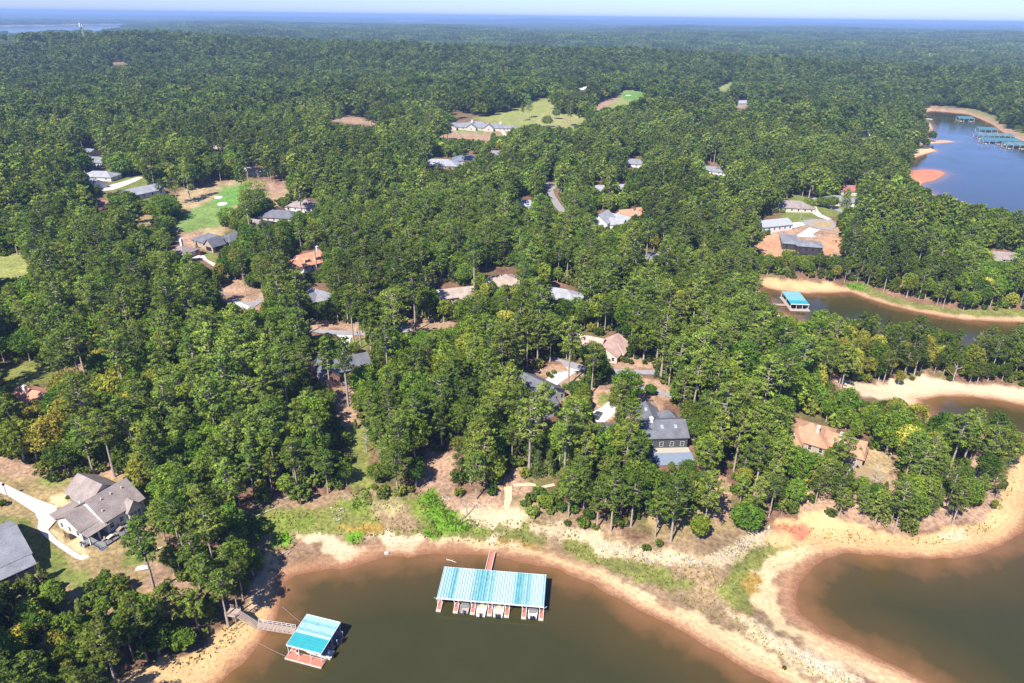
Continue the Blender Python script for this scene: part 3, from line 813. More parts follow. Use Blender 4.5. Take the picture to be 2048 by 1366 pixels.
def roof_mesh(mb, wing, o=.45, t=.22):
    x0, x1, y0, y1, e, rise, ty = wing[:7]
    along_x = ty[1] == 'x'
    a0, a1, b0, b1 = (x0, x1, y0, y1) if along_x else (y0, y1, x0, x1)      # a along the ridge, b across
    bm_, hb = (b0 + b1) / 2, (b1 - b0) / 2
    drop = rise * o / hb

    def P(a, b, z):
        return (a, b, z) if along_x else (b, a, z)
    if ty[0] == 'g':
        prof = [(b0 - o, e - drop), (bm_, e + rise), (b1 + o, e - drop), (b1 + o, e - drop - t), (bm_, e + rise - t), (b0 - o, e - drop - t)]
        n = 6
        vs = [P(a0 - o, b, z) for b, z in prof] + [P(a1 + o, b, z) for b, z in prof]
        fs = [(0, 1, 4, 5), (1, 2, 3, 4), (6, 7, 10, 11), (7, 8, 9, 10)] + [(i, (i + 1) % n, n + (i + 1) % n, n + i) for i in range(n)]
        mb.add(vs, fs)
    elif ty[0] == 'h':
        ins = min(hb, (a1 - a0) / 2 - .3)
        top = [P(a0 - o, b0 - o, e - drop), P(a1 + o, b0 - o, e - drop), P(a1 + o, b1 + o, e - drop), P(a0 - o, b1 + o, e - drop), P(a0 + ins, bm_, e + rise), P(a1 - ins, bm_, e + rise)]
        vs = top + [(q[0], q[1], q[2] - t) for q in top[:4]]
        fs = [(0, 1, 5, 4), (1, 2, 5), (2, 3, 4, 5), (3, 0, 4), (0, 6, 7, 1), (1, 7, 8, 2), (2, 8, 9, 3), (3, 9, 6, 0), (9, 8, 7, 6)]
        mb.add(vs, fs)
    else:                                                                    # one slope, falling towards b0
        prof = [(b0 - o, e), (b1 + o, e + rise), (b1 + o, e + rise - t), (b0 - o, e - t)]
        vs = [P(a0 - o, b, z) for b, z in prof] + [P(a1 + o, b, z) for b, z in prof]
        mb.add(vs, [(0, 1, 2, 3), (7, 6, 5, 4)] + [(i, (i + 1) % 4, 4 + (i + 1) % 4, 4 + i) for i in range(4)])


def house(label, anchor, rot, wings, wall_m, roof_m, win=True, trim=None, chimneys=(), garage=(), low=False, name='house', wing_walls=True, lod=1, off=(0, 0), vents=()):
    """ANCHOR (px, py, dz): the photo pixel of the house's origin at DZ over its floor. WINGS: x0, x1, y0, y1, eave height, rise, roof type."""
    x, y, z = at(*anchor)
    root = thing(name, (x, y, z), R(rot), label, 'house')
    HOUSES[label] = root
    c, s = math.cos(R(rot)), math.sin(R(rot))
    tocam = (-x * c - y * s, x * s - y * c)
    n = math.hypot(*tocam)
    tocam = (tocam[0] / n, tocam[1] / n)
    wm_ = MB()
    k = 0
    for i, w in enumerate(wings):
        x0, x1, y0, y1, e, rise, ty = w[:7]
        FOOT.append((x, y, rot, x0 - 2.0, x1 + 2.0, y0 - 2.0, y1 + 2.0))
        eps = .013 * i
        if ty[0] != 'o':
            wm_.box(x0 + eps, x1 - eps, y0 + eps, y1 - eps, -5 - eps, e - .05 - eps)
            if ty[0] == 'g':
                if ty[1] == 'x':
                    wm_.prism([(y0 + eps, e - .05), (y1 - eps, e - .05), ((y0 + y1) / 2, e + rise - .28)], 'x', x0 + eps, x1 - eps)
                else:
                    wm_.prism([(x0 + eps, e - .05), (x1 - eps, e - .05), ((x0 + x1) / 2, e + rise - .28)], 'y', y0 + eps, y1 - eps)
        rb = MB()
        roof_mesh(rb, (x0, x1, y0, y1, e, rise, ty if ty[0] != 'o' else 's' + ty[1]))
        rm = w[7] if len(w) > 7 else roof_m
        rf = rb.build('roof', rm, root)
        if i == 0:
            for (cx, cy, cw, cd, ctop, cmat) in chimneys:
                cb = MB().box(cx - cw / 2, cx + cw / 2, cy - cd / 2, cy + cd / 2, e - 1, ctop)
                cb.box(cx - cw / 2 - .1, cx + cw / 2 + .1, cy - cd / 2 - .1, cy + cd / 2 + .1, ctop, ctop + .18)
                cb.box(cx - .2, cx + .2, cy - .2, cy + .2, ctop + .18, ctop + .5)
                cb.build('chimney', cmat, rf)
            for (vx, vy, vz) in vents:
                MB().tube([(vx, vy, vz - .5), (vx, vy, vz + .35)], .14, 8).build('roof_vent', white_trim, rf)
        if win and ty[0] != 'o':
            for nx_, ny_, ax0, ax1, fx, ang in ((0, -1, x0, x1, y0 + eps, 0), (0, 1, x0, x1, y1 - eps, math.pi), (-1, 0, y0, y1, x0 + eps, -math.pi / 2), (1, 0, y0, y1, x1 - eps, math.pi / 2)):
                if nx_ * tocam[0] + ny_ * tocam[1] < .12:
                    continue
                m = max(1, int((ax1 - ax0) / (2.6 * lod)))
                for q in range(m):
                    a = ax0 + (ax1 - ax0) * (q + .5) / m
                    wx, wy = (a, fx) if nx_ == 0 else (fx, a)
                    if any(v is not w and v[0] - .5 < wx + nx_ * .3 < v[1] + .5 and v[2] - .5 < wy + ny_ * .3 < v[3] + .5 for v in wings):
                        continue
                    if any(abs(g[0] - wx) < 3 and abs(g[1] - wy) < 3 for g in garage):
                        continue
                    add_window(root, wx, wy, .9, ang, 1.2, 1.6, trim)
                    if low:
                        add_window(root, wx, wy, -2.0, ang, 1.2, 1.5, trim)
    wm_.build('wall', wall_m, root)
    for (gx_, gy_, ang, gw, gmat) in garage:
        g = MB()
        for q in range(4):
            g.box(-gw / 2, gw / 2, -.03, .05, .05 + q * .55, .56 + q * .55)
        o = g.build('garage_door', gmat, root)
        o.location, o.rotation_euler = (gx_, gy_, 0), (0, 0, R(ang))
    return root


def local(root, x, y, z=0.0):
    return Matrix.Translation(root.location) @ Matrix.Rotation(root.rotation_euler.z, 4, 'Z') @ Vector((x, y, z))


brown_roof = shingle('brown_grey_shingles', (0.39, 0.325, 0.30))
slate_roof = shingle('slate_grey_shingles', (0.20, 0.205, 0.235))
light_roof = shingle('light_grey_shingles', (0.43, 0.44, 0.48))
mid_roof = shingle('mid_grey_shingles', (0.30, 0.31, 0.35))
pink_roof = shingle('pinkish_shingles', (0.72, 0.48, 0.41))
terra_roof = shingle('terracotta_shingles', (0.60, 0.33, 0.205))
orange_roof = shingle('orange_shingles', (0.76, 0.36, 0.23))
red_roof = shingle('dull_red_shingles', (0.46, 0.19, 0.17))
tan_roof = shingle('tan_shingles', (0.54, 0.43, 0.35))
porch_roof = mat('blue_grey_metal', (0.27, 0.33, 0.43), .5, .06, 1)
white_wall = mat('white_siding', (1.0, 0.98, 0.95), .75, .04, .8)
cream_wall = mat('cream_siding', (0.80, 0.73, 0.62), .8, .06, .8)
grey_wall = mat('grey_siding', (0.5, 0.51, 0.53), .8, .06, .8)
tan_wall = mat('tan_brick', (0.58, 0.47, 0.37), .9, .12, 2)
brick_wall = mat('red_brick', (0.50, 0.24, 0.17), .9, .16, 3)
dark_wall = mat('dark_siding', (0.075, 0.062, 0.055), .8, .1, 1)
deck_grey = mat('grey_deck', (0.30, 0.305, 0.32), .8, .10, 2)
wood = mat('weathered_wood', (0.56, 0.43, 0.35), .9, .18, 3)
dark_wood = mat('brown_wood', (0.20, 0.13, 0.09), .9, .18, 3)
metal = mat('galvanised_metal', (0.55, 0.56, 0.58), .45, .06, 2)
black = mat('black_paint', (0.03, 0.03, 0.033), .5, .1, 2)
red_paint = mat('red_paint', (0.45, 0.03, 0.025), .4, .06, 2)


def railing(root, pts, z, h=1.0, m=None, post=.06, step=1.6, mid=2):
    mb = MB()
    for a, c in zip(pts[:-1], pts[1:]):
        a, c = Vector((*a, 0)), Vector((*c, 0))
        n = max(1, int((c - a).length / step))
        for i in range(n + 1):
            p = a.lerp(c, i / n)
            mb.box(p.x - post, p.x + post, p.y - post, p.y + post, z, z + h)
        for k in range(mid + 1):
            zz = z + h * (k + 1) / (mid + 1)
            mb.tube([(a.x, a.y, zz), (c.x, c.y, zz)], .035, 4)
    return mb.build('railing', m or dark_trim, root)


def stair(root, x0, x1, y_top, y_bot, z_top, z_bot, n, m, axis='y'):
    for k in range(n):
        t = (k + .5) / n
        y, z = y_top + (y_bot - y_top) * t, z_top + (z_bot - z_top) * t
        d = abs(y_bot - y_top) / n * .48
        o = (MB().box(x0, x1, y - d, y + d, z - .06, z) if axis == 'y' else MB().box(y - d, y + d, x0, x1, z - .06, z)).build('step', m, root)
    for xx in (x0 - .06, x1 + .06):
        (MB().prism([(y_top, z_top - .3), (y_bot, z_bot - .3), (y_bot, z_bot), (y_top, z_top)], 'x', xx - .05, xx + .05) if axis == 'y' else
         MB().prism([(y_top, z_top - .3), (y_bot, z_bot - .3), (y_bot, z_bot), (y_top, z_top)], 'y', xx - .05, xx + .05)).build('stringer', m, root)


# white house on the left with its deck over the lake
zp = lambda x, y: (x / 4.88, 900 + y / 4.88)
h1 = house('white lakeside house with brown grey roof and a long grey deck', (*zp(1030, 380), 8.1), 62,
           [(-5.2, 5.3, -6, 6, 4, 4.0, 'gx'), (-2.3, 6.2, 5.2, 15, 3.4, 3.1, 'gy'), (-10, -5, -3.2, 6.6, 3.3, 2.6, 'gx'), (-10, -5, -6.3, -3.0, 2.9, .1, 'oy'), (0.2, 3.8, -7.0, -5.0, 3.6, 2.2, 'gy'),
            (-9.6, -4.0, 6.3, 9.2, 2.7, .5, 'ox')],
           white_wall, brown_roof, low=True, chimneys=(), garage=((-2.3, 12.0, -90, 3.0, grey_wall), (-2.3, 8.4, -90, 2.6, grey_wall)),
           vents=((-2.6, -1.6, 7.2), (0.0, -1.6, 7.2), (3.0, -1.6, 7.2), (-4.2, -4.0, 5.6)))
for k in range(3):
    add_window(h1, 2.0 + (k - 1) * 1.0, -7.0, .3, 0, .95, 2.1)
for x in (-9.9, -7.5, -5.1):
    MB().box(x - .14, x + .14, -6.3, -6.02, .02, 2.75).build('porch_post', white_trim, h1)
for x in (-9.3, -6.9, -4.4):
    MB().box(x - .12, x + .12, 8.9, 9.14, -2, 2.6).build('porch_post', white_trim, h1)
dk = MB().box(-10.0, 5.4, -9.6, -3.2, -.22, 0).build('deck', deck_grey, h1)
for x in (-9.6, -6.4, -3.0, .4, 3.8):
    MB().box(x - .12, x + .12, -9.4, -9.16, -5, -.22).build('deck_post', dark_wood, h1)
railing(h1, [(-8.2, -9.55), (5.35, -9.55), (5.35, -6.1)], 0)
railing(h1, [(-9.95, -6.4), (-9.95, -9.5)], 0)
stair(h1, -9.9, -8.3, -9.6, -14.2, -.05, -3.1, 14, deck_grey)
railing(h1, [(-10.0, -14.1), (-10.0, -14.2)], -3.1)
MB().box(-10.6, -7.8, -15.6, -14.2, -5, -3.05).build('stair_landing', concrete, h1)


def prop(name, label, cat, root, x, y, z, rz, parts, group=None):
    p = local(root, x, y, z) if root is not None else Vector((x, y, z))
    t = thing(name, p, (root.rotation_euler.z if root is not None else 0) + R(rz), label, cat, group)
    for pn, mb, m in parts:
        mb.build(pn, m, t)
    return t


def gz(root, x, y):
    p = local(root, x, y)
    return float(height(p.x, p.y)[0]) - root.location.z


def table_parts(top, leg):
    a = MB().box(-.85, .85, -.5, .5, .70, .76)
    out = [('tabletop', a, top)]
    for sx in (-1, 1):
        for sy in (-1, 1):
            out.append(('leg', MB().box(sx * .75 - .04, sx * .75 + .04, sy * .42 - .04, sy * .42 + .04, 0, .70), leg))
    return out


def chair_parts(m):
    return [('seat', MB().box(-.3, .3, -.3, .3, .38, .46), m), ('backrest', MB().prism([(-.3, .46), (-.22, .46), (-.38, 1.1), (-.46, 1.1)], 'x', -.3, .3), m),
            ('leg', MB().box(-.28, -.22, -.28, .28, 0, .38), m), ('leg', MB().box(.22, .28, -.28, .28, 0, .38), m)]


cushion = mat('tan_cushion', (0.50, 0.36, 0.25), .9, .15, 4)
prop('patio_table', 'pale patio table on the deck near the top of the stairs', 'table', h1, -6.3, -8.2, 0, 8, table_parts(cream_wall, dark_wood))
prop('patio_table', 'low tan table on the deck in front of the bay window', 'table', h1, -3.2, -7.6, 0, 20, table_parts(cushion, dark_wood))
for x, y, r_, w in ((-7.6, -7.6, 90, 'on the stair side of the pale patio table'), (-5.0, -8.6, -90, 'on the house side of the pale patio table'), (-2.6, -6.7, 190, 'with its back to the bay window'), (-1.9, -8.2, -100, 'facing along the deck beyond the low tan table')):
    prop('deck_chair', 'tan cushioned deck chair ' + w, 'chair', h1, x, y, 0, r_, chair_parts(cushion), 'chairs on the white house deck')
for k, (x, y) in enumerate(((-10.9, -5.2), (-11.0, -4.0))):
    prop('air_conditioner', ('grey air conditioner unit at the lake end of the white gable wall', 'grey air conditioner unit one place up the white gable wall')[k], 'air conditioner', h1, x, y, gz(h1, x, y) - .05, 0,
         [('cabinet', MB().box(-.42, .42, -.42, .42, 0, .82), metal), ('fan_grille', MB().tube([(0, 0, .82), (0, 0, .88)], .34, 12), black)], 'air conditioners by the white gable')
for nm, lab in (('screen_fence', 'brown slatted wooden screen standing by the white gable wall'),):
    t = prop(nm, lab, 'fence', h1, -11.4, 0.8, gz(h1, -11.4, .8), 90, [('post', MB().box(-1.1, -1.0, -.06, .06, -.3, 1.7), dark_wood), ('post', MB().box(1.0, 1.1, -.06, .06, -.3, 1.7), dark_wood)])
    for k in range(8):
        MB().box(-1.2, 1.2, -.09, -.05, .1 + k * .2, .27 + k * .2).build('slat', dark_wood, t)
prop('kayak', 'red kayak lying under the grey deck', 'kayak', h1, -5.4, -8.5, gz(h1, -5.4, -8.5) + .05, 60,
     [('hull', MB().add([(-1.8, 0, .25), (-.8, -.35, .3), (.8, -.35, .3), (1.8, 0, .25), (.8, .35, .3), (-.8, .35, .3), (-1.3, 0, 0), (1.3, 0, 0)],
                        [(0, 1, 2, 3, 4, 5), (0, 6, 1), (1, 6, 7, 2), (2, 7, 3), (3, 7, 4), (4, 7, 6, 5), (5, 6, 0)]), red_paint),
      ('cockpit', MB().box(-.45, .45, -.2, .2, .3, .34), black)])
# dark roofed neighbour at the left edge
h2 = house('grey roofed house at the left edge with a screened porch', (30, 1052, 6.3), 48, [(-18, 0, -8.2, 8.2, 3.1, 3.3, 'gx'), (-18, -.3, -11.6, -7.6, 2.1, 1.0, 'ox')], white_wall, mid_roof, low=True)
for x in (-17, -12, -8, -4, -.5):
    MB().box(x - .1, x + .1, -11.5, -11.3, -5, 2.0).build('porch_post', white_trim, h2)
MB().box(-18, -.3, -11.6, -8.2, -.3, 0).build('porch_floor', deck_grey, h2)
railing(h2, [(-17.9, -11.5), (-.4, -11.5), (-.4, -8.3)], 0, m=white_trim)
z5p = lambda x, y: (1020 + x / 4.55, 640 + y / 4.55)
h3 = house('slate roofed lakeside house with skylights and a blue grey porch roof', (*z5p(1400, 897), 7.0), 4,
           [(-6.6, 6.2, -6.0, 5.0, 4.2, 2.8, 'gx'), (-6.2, 1.2, 4.2, 12.5, 3.6, 2.4, 'gy'), (-1.0, 6.5, 4.0, 9.5, 3.3, 2.6, 'hx'), (-19, -10.5, -4, 5, 2.6, 2.0, 'gx'), (-11, -6, -3, 3, 2.5, 1.2, 'gx')],
           mat('dark_grey_siding', (0.11, 0.115, 0.12), .8, .08, 1), slate_roof, trim=white_trim,
           chimneys=((-4.2, -1.0, 1.0, .9, 7.9, white_trim),))
for x, y in ((-1.2, -2.9), (3.0, -2.9), (-3.5, 8.0)):
    zz = 4.2 + 2.8 * (1 - abs(y + .5) / 5.5) if y < 4 else 5.5
    MB().prism([(y - .6, zz - .26), (y + .6, zz + .36), (y + .6, zz + .5), (y - .6, zz - .12)], 'x', x - .45, x + .45).build('skylight', mat('skylight_glass', (0.45, 0.5, 0.52), .15, .05, 1, .5), h3)
pr = MB().prism([(-13.6, -.75), (-8.9, .35), (-8.9, .5), (-13.6, -.6)], 'x', -4.8, 6.8).build('porch_roof', porch_roof, h3)
MB().box(-4.6, 6.6, -8.8, -6.0, -.2, .35).build('terrace', mat('pale_terrace', (0.62, 0.56, 0.46), .85, .08, 1), h3)
for x in (-4.4, -2.4, -.4, 1.6, 4.2, 6.4):
    MB().box(x - .16, x + .16, -13.3, -12.98, -6.5, -.7).build('porch_post', white_trim, h3)
MB().box(-4.6, 6.6, -11.0, -6.2, -5, -.4).build('lower_wall', black, h3)
MB().box(-9.5, -4.8, -11.5, -6.0, -.5, -.2).build('deck', porch_roof, h3)
railing(h3, [(-9.4, -6.2), (-9.4, -11.4), (-4.9, -11.4)], -.2, m=dark_trim)
FOOT.append((h3.location.x, h3.location.y, 4, -10, 8, -17, -6))
for k, w in enumerate(('first black lounger from the chimney corner of the porch deck', 'middle black lounger of the three on the porch deck', 'third black lounger, beside the blue grey porch roof')):
    prop('lounger', w, 'lounger', h3, -8.6 + k * 1.35, -9.0, -.2, 15,
         [('seat', MB().box(-.35, .35, -.9, .5, .3, .4), black), ('backrest', MB().prism([(.5, .35), (.6, .35), (1.1, 1.0), (1.0, 1.05)], 'x', -.35, .35), black),
          ('leg', MB().box(-.33, -.27, -.8, .5, 0, .3), black), ('leg', MB().box(.27, .33, -.8, .5, 0, .3), black)], 'loungers on the porch deck')
h4 = house('white house with charcoal roof and rear balcony between tall pines', (*z5p(250, 527), 6.6), -46,
           [(-6, 8, -6.2, 5.2, 3.6, 3.0, 'gx'), (5, 12.5, -11, -3, 3.4, 3.0, 'gy')], white_wall, slate_roof, low=True, trim=white_trim)
MB().box(1, 13.5, -14.5, -10.9, -.2, 0).build('deck', deck_grey, h4)
railing(h4, [(1.1, -11), (1.1, -14.4), (13.4, -14.4), (13.4, -11)], 0, m=white_trim)
for x in (1.4, 5, 9, 13):
    MB().box(x - .12, x + .12, -14.3, -14.06, -6, -.2).build('deck_post', white_trim, h4)
h5 = house('house with pink shingle roof beside two round dark trees', (*z5p(840, 168), 5.6), -26,
           [(-17, .5, -4.4, 4.4, 3.0, 2.6, 'gx'), (-.5, 8.6, -7.5, 6.4, 3.1, 2.9, 'gy'), (2, 9.5, -3, 3, 2.6, 2.2, 'hx')], cream_wall, pink_roof, trim=white_trim)
MB().box(8.6, 11.2, -6, 5, -.2, .0).build('deck', mat('red_deck', (0.36, 0.15, 0.10), .9, .15, 2), h5)
railing(h5, [(8.7, -5.9), (11.1, -5.9), (11.1, 4.9)], 0, m=dark_wood)
z6p = lambda x, y: (1560 + x / 6.83, 800 + y / 6.83)
h6 = house('sprawling house with terracotta roof and two white chimneys', (*z6p(520, 335), 6.6), -33,
           [(-8, 4.5, -6.5, 6.5, 3.3, 3.3, 'hx'), (3, 14, -3.6, 3.8, 3.0, 2.5, 'gx'), (-8.5, -2.5, -9.0, 2, 3.0, 2.3, 'hy'), (10, 14.6, -5.5, 2, 2.8, 2.0, 'hx')], tan_wall, terra_roof, trim=white_trim,
           chimneys=((.6, -2.2, .9, 1.3, 7.1, cream_wall), (7.2, -1.2, .9, 1.3, 6.5, cream_wall)), vents=((-4.5, -3.0, 5.6),))
MB().box(13, 22, -12, -4, -2, -.6).build('terrace', mat('sandy_terrace', (0.46, 0.33, 0.18), .9, .1, 1), h6)
MB().box(11.8, 13, -12, -5.6, -3, .3).build('terrace_wall', tan_wall, h6)
railing(h6, [(13, -12), (22, -12)], -.6, m=dark_wood)
FOOT.append((h6.location.x, h6.location.y, -33, 12, 25, -13, -2))
h7 = house('brick house with slate roof above a bare clay slope', (684, 722, 5.5), 30,
           [(-4, 9.5, -3.5, 6.5, 3.5, 2.8, 'gx'), (-9.5, -3, -6.4, 6, 3.6, 2.9, 'gy')], brick_wall, slate_roof, low=True, chimneys=((-10.1, 1, 1.0, 1.4, 6.8, brick_wall),))
MB().box(-3, 8, -7.2, -3.6, -.2, 0).build('deck', deck_grey, h7)
railing(h7, [(-2.9, -7.1), (7.9, -7.1)], 0, m=white_trim)
for x in (-2.5, 2, 7.4):
    MB().box(x - .12, x + .12, -7.0, -6.8, -6, -.2).build('deck_post', white_trim, h7)
house('small house with dull red roof and white chimney at the left edge', (68, 783, 5), -20, [(-7, 5, -5, 5, 3, 2.6, 'gx')], cream_wall, orange_roof, chimneys=((-1.5, -1.5, .9, .9, 7.4, white_wall),))
zap = lambda x, y: (330 + x / 5.06, 360 + y / 5.06)
h9 = house('orange roofed house with five white dormers and a garage wing', (*zap(1447, 735), 7.2), 45,
           [(-6.2, 6.2, -5.6, 5.4, 3.0, 4.2, 'gx'), (-13, -5.8, -4.2, 3.8, 2.8, 2.8, 'gx')], white_wall, orange_roof, chimneys=((5.6, .6, 1.0, 1.0, 9.0, white_wall),), garage=((-9.5, -4.2, 0, 4.6, white_trim),))
for k, x in enumerate((-4.0, -2.4, 1.6, 3.2, 4.8)):
    d = MB().box(x - .6, x + .6, -4.4, -2.0, 3.4, 5.2).build('dormer', white_wall, h9)
    MB().prism([(x - .8, 5.1), (x, 5.8), (x + .8, 5.1), (x + .8, 5.0), (x - .8, 5.0)], 'y', -4.6, -1.6).build('dormer_roof', orange_roof, d)
    add_window(h9, x, -4.4, 3.75, 0, .8, 1.2)
house('grey house with white gable deep among trees below the orange roof', (650, 582, 6), -32, [(-9, 9, -5, 5, 3, 2.8, 'gx'), (-7, -1, -8.5, -3, 3, 2.6, 'gy')], white_wall, mid_roof, lod=1.4)
h11 = house('stone faced house with charcoal roof beside the golf fairway', (*zap(500, 555), 5.6), -33,
            [(-11, 8, -6.4, 6.0, 3.0, 3.0, 'hx'), (2.4, 9.5, -8.5, -1, 3.0, 3.4, 'gy'), (0, 9, 2, 15, 3.0, 2.8, 'hy')], tan_wall, slate_roof, garage=((9.5, -4.8, 90, 4.6, black), (6.0, -8.5, 0, 4.4, black)))
house('small brown roofed house with tall white chimney', (*zap(180, 680), 4.4), -20, [(-7.5, 5, -5.5, 5.5, 2.8, 2.2, 'hx')], cream_wall, brown_roof, chimneys=((-4, 3.5, 1.1, 1.1, 7.2, white_wall),), lod=1.4)
house('charcoal hip roofed house behind the big oak by the green', (*zap(1170, 320), 5), -8, [(-11, 11, -6, 6, 3, 3.0, 'hx')], cream_wall, slate_roof, lod=1.4)
house('brown hip roofed house right of the golf green', (*zap(1400, 215), 5), -12, [(-9, 9, -7, 7, 3, 3.2, 'hx')], white_wall, brown_roof, lod=1.4)
house('low brown roofed house tucked below the charcoal hip roof', (*zap(950, 410), 4.5), -20, [(-9, 9, -5, 5, 2.8, 2.3, 'gx'), (2, 8, -8, -3, 2.8, 2.2, 'gy')], tan_wall, brown_roof, lod=1.4)
house('tan roofed house in the middle of the woods, broad hip', (1003, 550, 5.5), 25, [(-9, 8, -7, 6, 3, 3, 'hx'), (2, 9, -10, -3, 3, 2.5, 'hy')], tan_wall, tan_roof, lod=1.4)
house('tan roofed house downhill of the broad tan hip roof', (905, 578, 5), 20, [(-11, 9, -4.5, 4.5, 3, 2.5, 'gx'), (2, 9, -9, -3, 3, 2.4, 'hy')], tan_wall, tan_roof, lod=1.4)
house('light grey hip roofed house in the woods', (1122, 580, 5), -25, [(-9, 9, -6, 6, 3, 2.8, 'hx'), (3, 11, -5, 2, 2.6, 2, 'gx')], mat('blue_siding', (0.2, 0.32, 0.42), .8, .05, 1), light_roof, lod=1.4)
house('grey roofed house half hidden uphill of the terracotta roof', (1300, 507, 5), -30, [(-10, 9, -5, 5, 3, 2.8, 'gx')], tan_wall, mid_roof, lod=1.4)
z8p = lambda x, y: (1480 + x / 4.88, 360 + y / 4.88)
h20 = house('dark modern house with flat grey roof on raw red clay', (*z8p(600, 590), 5), -14,
            [(-10, -1, -3, 16, 3.6, 1.0, 'hy'), (-2.5, 11, -6, 5.5, 3.6, 1.2, 'hx')], dark_wall, mid_roof, low=True, trim=dark_trim, lod=1.2)
MB().box(-1, 10.5, -10, -6, -.25, 0).build('deck', dark_trim, h20)
railing(h20, [(-.9, -6), (-.9, -9.9), (10.4, -9.9), (10.4, -6)], 0, m=dark_trim)
for x in (-.6, 3, 6.6, 10):
    MB().box(x - .15, x + .15, -9.8, -9.5, -5, -.25).build('deck_post', metal, h20)
house('white metal roofed house left of the cul de sac', (*z8p(330, 385), 5.5), 20, [(-13, 10, -6, 6, 3.4, 2.4, 'gx')], white_wall, mat('white_metal_roof', (0.52, 0.54, 0.56), .4, .05, .6), lod=1.4)
house('brown hip roofed house by the cul de sac lawn', (*z8p(530, 215), 5), -8, [(-13, 12, -8, 8, 3, 3.0, 'hx')], cream_wall, brown_roof, lod=1.4)
house('grey hip roofed house across the cul de sac road', (*z8p(1010, 165), 5), -12, [(-12, 3, -5, 6, 3, 2.8, 'hx'), (2, 15, -7, 4, 3, 2.8, 'hx')], white_wall, mid_roof, lod=1.4)
house('dull red roofed cottage above the cul de sac', (*z8p(1095, 70), 5), -5, [(-9, 9, -6, 6, 3.4, 3, 'gx')], cream_wall, red_roof, lod=1.4)
house('grey brown roofed house at the right edge among trees', (2005, 505, 5), -14, [(-10, 10, -5, 5, 3, 2.5, 'gx'), (-9, -2, -9, -3, 3, 2.4, 'hy')], tan_wall, brown_roof, lod=1.4)
FAR = [
    ('white gabled house with pale grey roof left of the orange tiles', (1206, 432, 6), 60, [(-7, 7, -6, 6, 4, 4.5, 'gx'), (-4, 4, -14, -5, 3, 3, 'gy')], white_wall, light_roof),
    ('pale grey roofed house between the white gable and orange tiles', (1238, 432, 5), -40, [(-9, 9, -5, 5, 3, 3, 'gx')], white_wall, light_roof),
    ('house with two bright orange roof planes far up the slope', (1270, 420, 5), 20, [(-11, -2, -5, 5, 3, 3, 'gx'), (1, 12, -4, 4, 3, 3.4, 'gx')], cream_wall, orange_roof),
    ('light grey roofed house beside the straight grey lane', (1049, 401, 5), -10, [(-11, 11, -6, 6, 3, 2.6, 'hx')], white_wall, light_roof),
    ('pale blue roofed house veiled by pines below the stone drive', (1220, 372, 5), 15, [(-14, 12, -5, 5, 3, 3, 'gx'), (4, 11, -11, -4, 3, 3, 'gy')], white_wall, light_roof),
    ('grey hip roofed house with a stone drive among pines', (1268, 320, 5), -10, [(-12, 11, -7, 7, 3, 3, 'hx')], white_wall, mid_roof),
    ('long grey roofed house with two white chimneys on the slope', (1430, 335, 5), -30, [(-15, 14, -6, 6, 3, 2.8, 'hx')], white_wall, mid_roof),
    ('wide grey hip roofed brick house near the golf club', (880, 322, 5), -5, [(-16, 15, -8, 8, 3, 3.6, 'hx')], brick_wall, light_roof),
    ('blue grey hip roofed house right of the wide brick house', (932, 313, 5), 5, [(-11, 11, -8, 8, 3, 3.6, 'hx')], white_wall, shingle('blue_grey_shingles', (0.22, 0.26, 0.34))),
    ('slate roofed house mostly behind trees near the golf club', (990, 303, 5), -5, [(-9, 9, -5, 5, 3, 3, 'gx')], grey_wall, mid_roof),
    ('small grey house highest of the row by the left lane', (172, 299, 4.5), -20, [(-9, 9, -5, 5, 3, 2.6, 'gx')], white_wall, mid_roof),
    ('white walled grey roofed house second in the row by the left lane', (192, 316, 5), -10, [(-9, 9, -6, 6, 3, 3, 'gx')], white_wall, mid_roof),
    ('white walled house with broad pale roof third in the left row', (200, 344, 5), -5, [(-11, 11, -6, 6, 3, 2.8, 'hx')], white_wall, light_roof),
    ('grey house with white gable lowest in the left row', (182, 358, 5), -35, [(-9, 9, -5, 5, 3, 2.8, 'gx'), (3, 9, -8, -3, 3, 2.6, 'gy')], white_wall, mid_roof),
    ('long grey roofed house with white balcony by the left lane', (283, 377, 5), 60, [(-12, 12, -6, 6, 3.4, 3, 'gx')], white_wall, light_roof),
    ('dull red roofed house with white gable windows on the left', (195, 402, 5), -20, [(-10, 9, -5, 5, 3, 3, 'gx'), (4, 10, -8, -3, 3, 3, 'gy')], white_wall, red_roof),
    ('small grey building half hidden at the far left', (95, 437, 4.5), -10, [(-9, 9, -5, 5, 3, 2.5, 'gx')], grey_wall, mid_roof),
    ('tan roofed house between woods behind the left fairway', (433, 293, 4.5), -8, [(-11, 11, -5, 5, 3, 2.6, 'gx')], cream_wall, tan_roof),
    ('small stone house at the end of the left fairway woods', (512, 337, 4.5), 0, [(-9, 9, -4, 4, 3, 2.4, 'gx')], cream_wall, tan_roof),
    ('small pale house with steep grey roof near the far tee', (1486, 204, 5), 10, [(-8, 8, -5, 5, 4, 3.4, 'gx')], grey_wall, light_roof),
    ('white cottage glimpsed in the woods toward the lake arm', (1733, 262, 5), -10, [(-11, 11, -5, 5, 3, 2.6, 'gx')], white_wall, light_roof),
    ('grey cottage glimpsed in the woods below the far tee', (1391, 240, 5), 10, [(-9, 9, -6, 6, 3, 2.6, 'gx')], white_wall, light_roof),
]
for lab, an, rt, wg, wl, rf in FAR:
    house(lab, an, rt, wg, wl, rf, lod=2.2, chimneys=((-11, 3, 1.4, 1.4, 7.5, white_wall), (6, 2, 1.4, 1.4, 7.5, white_wall)) if 'two white chimneys' in lab else ())
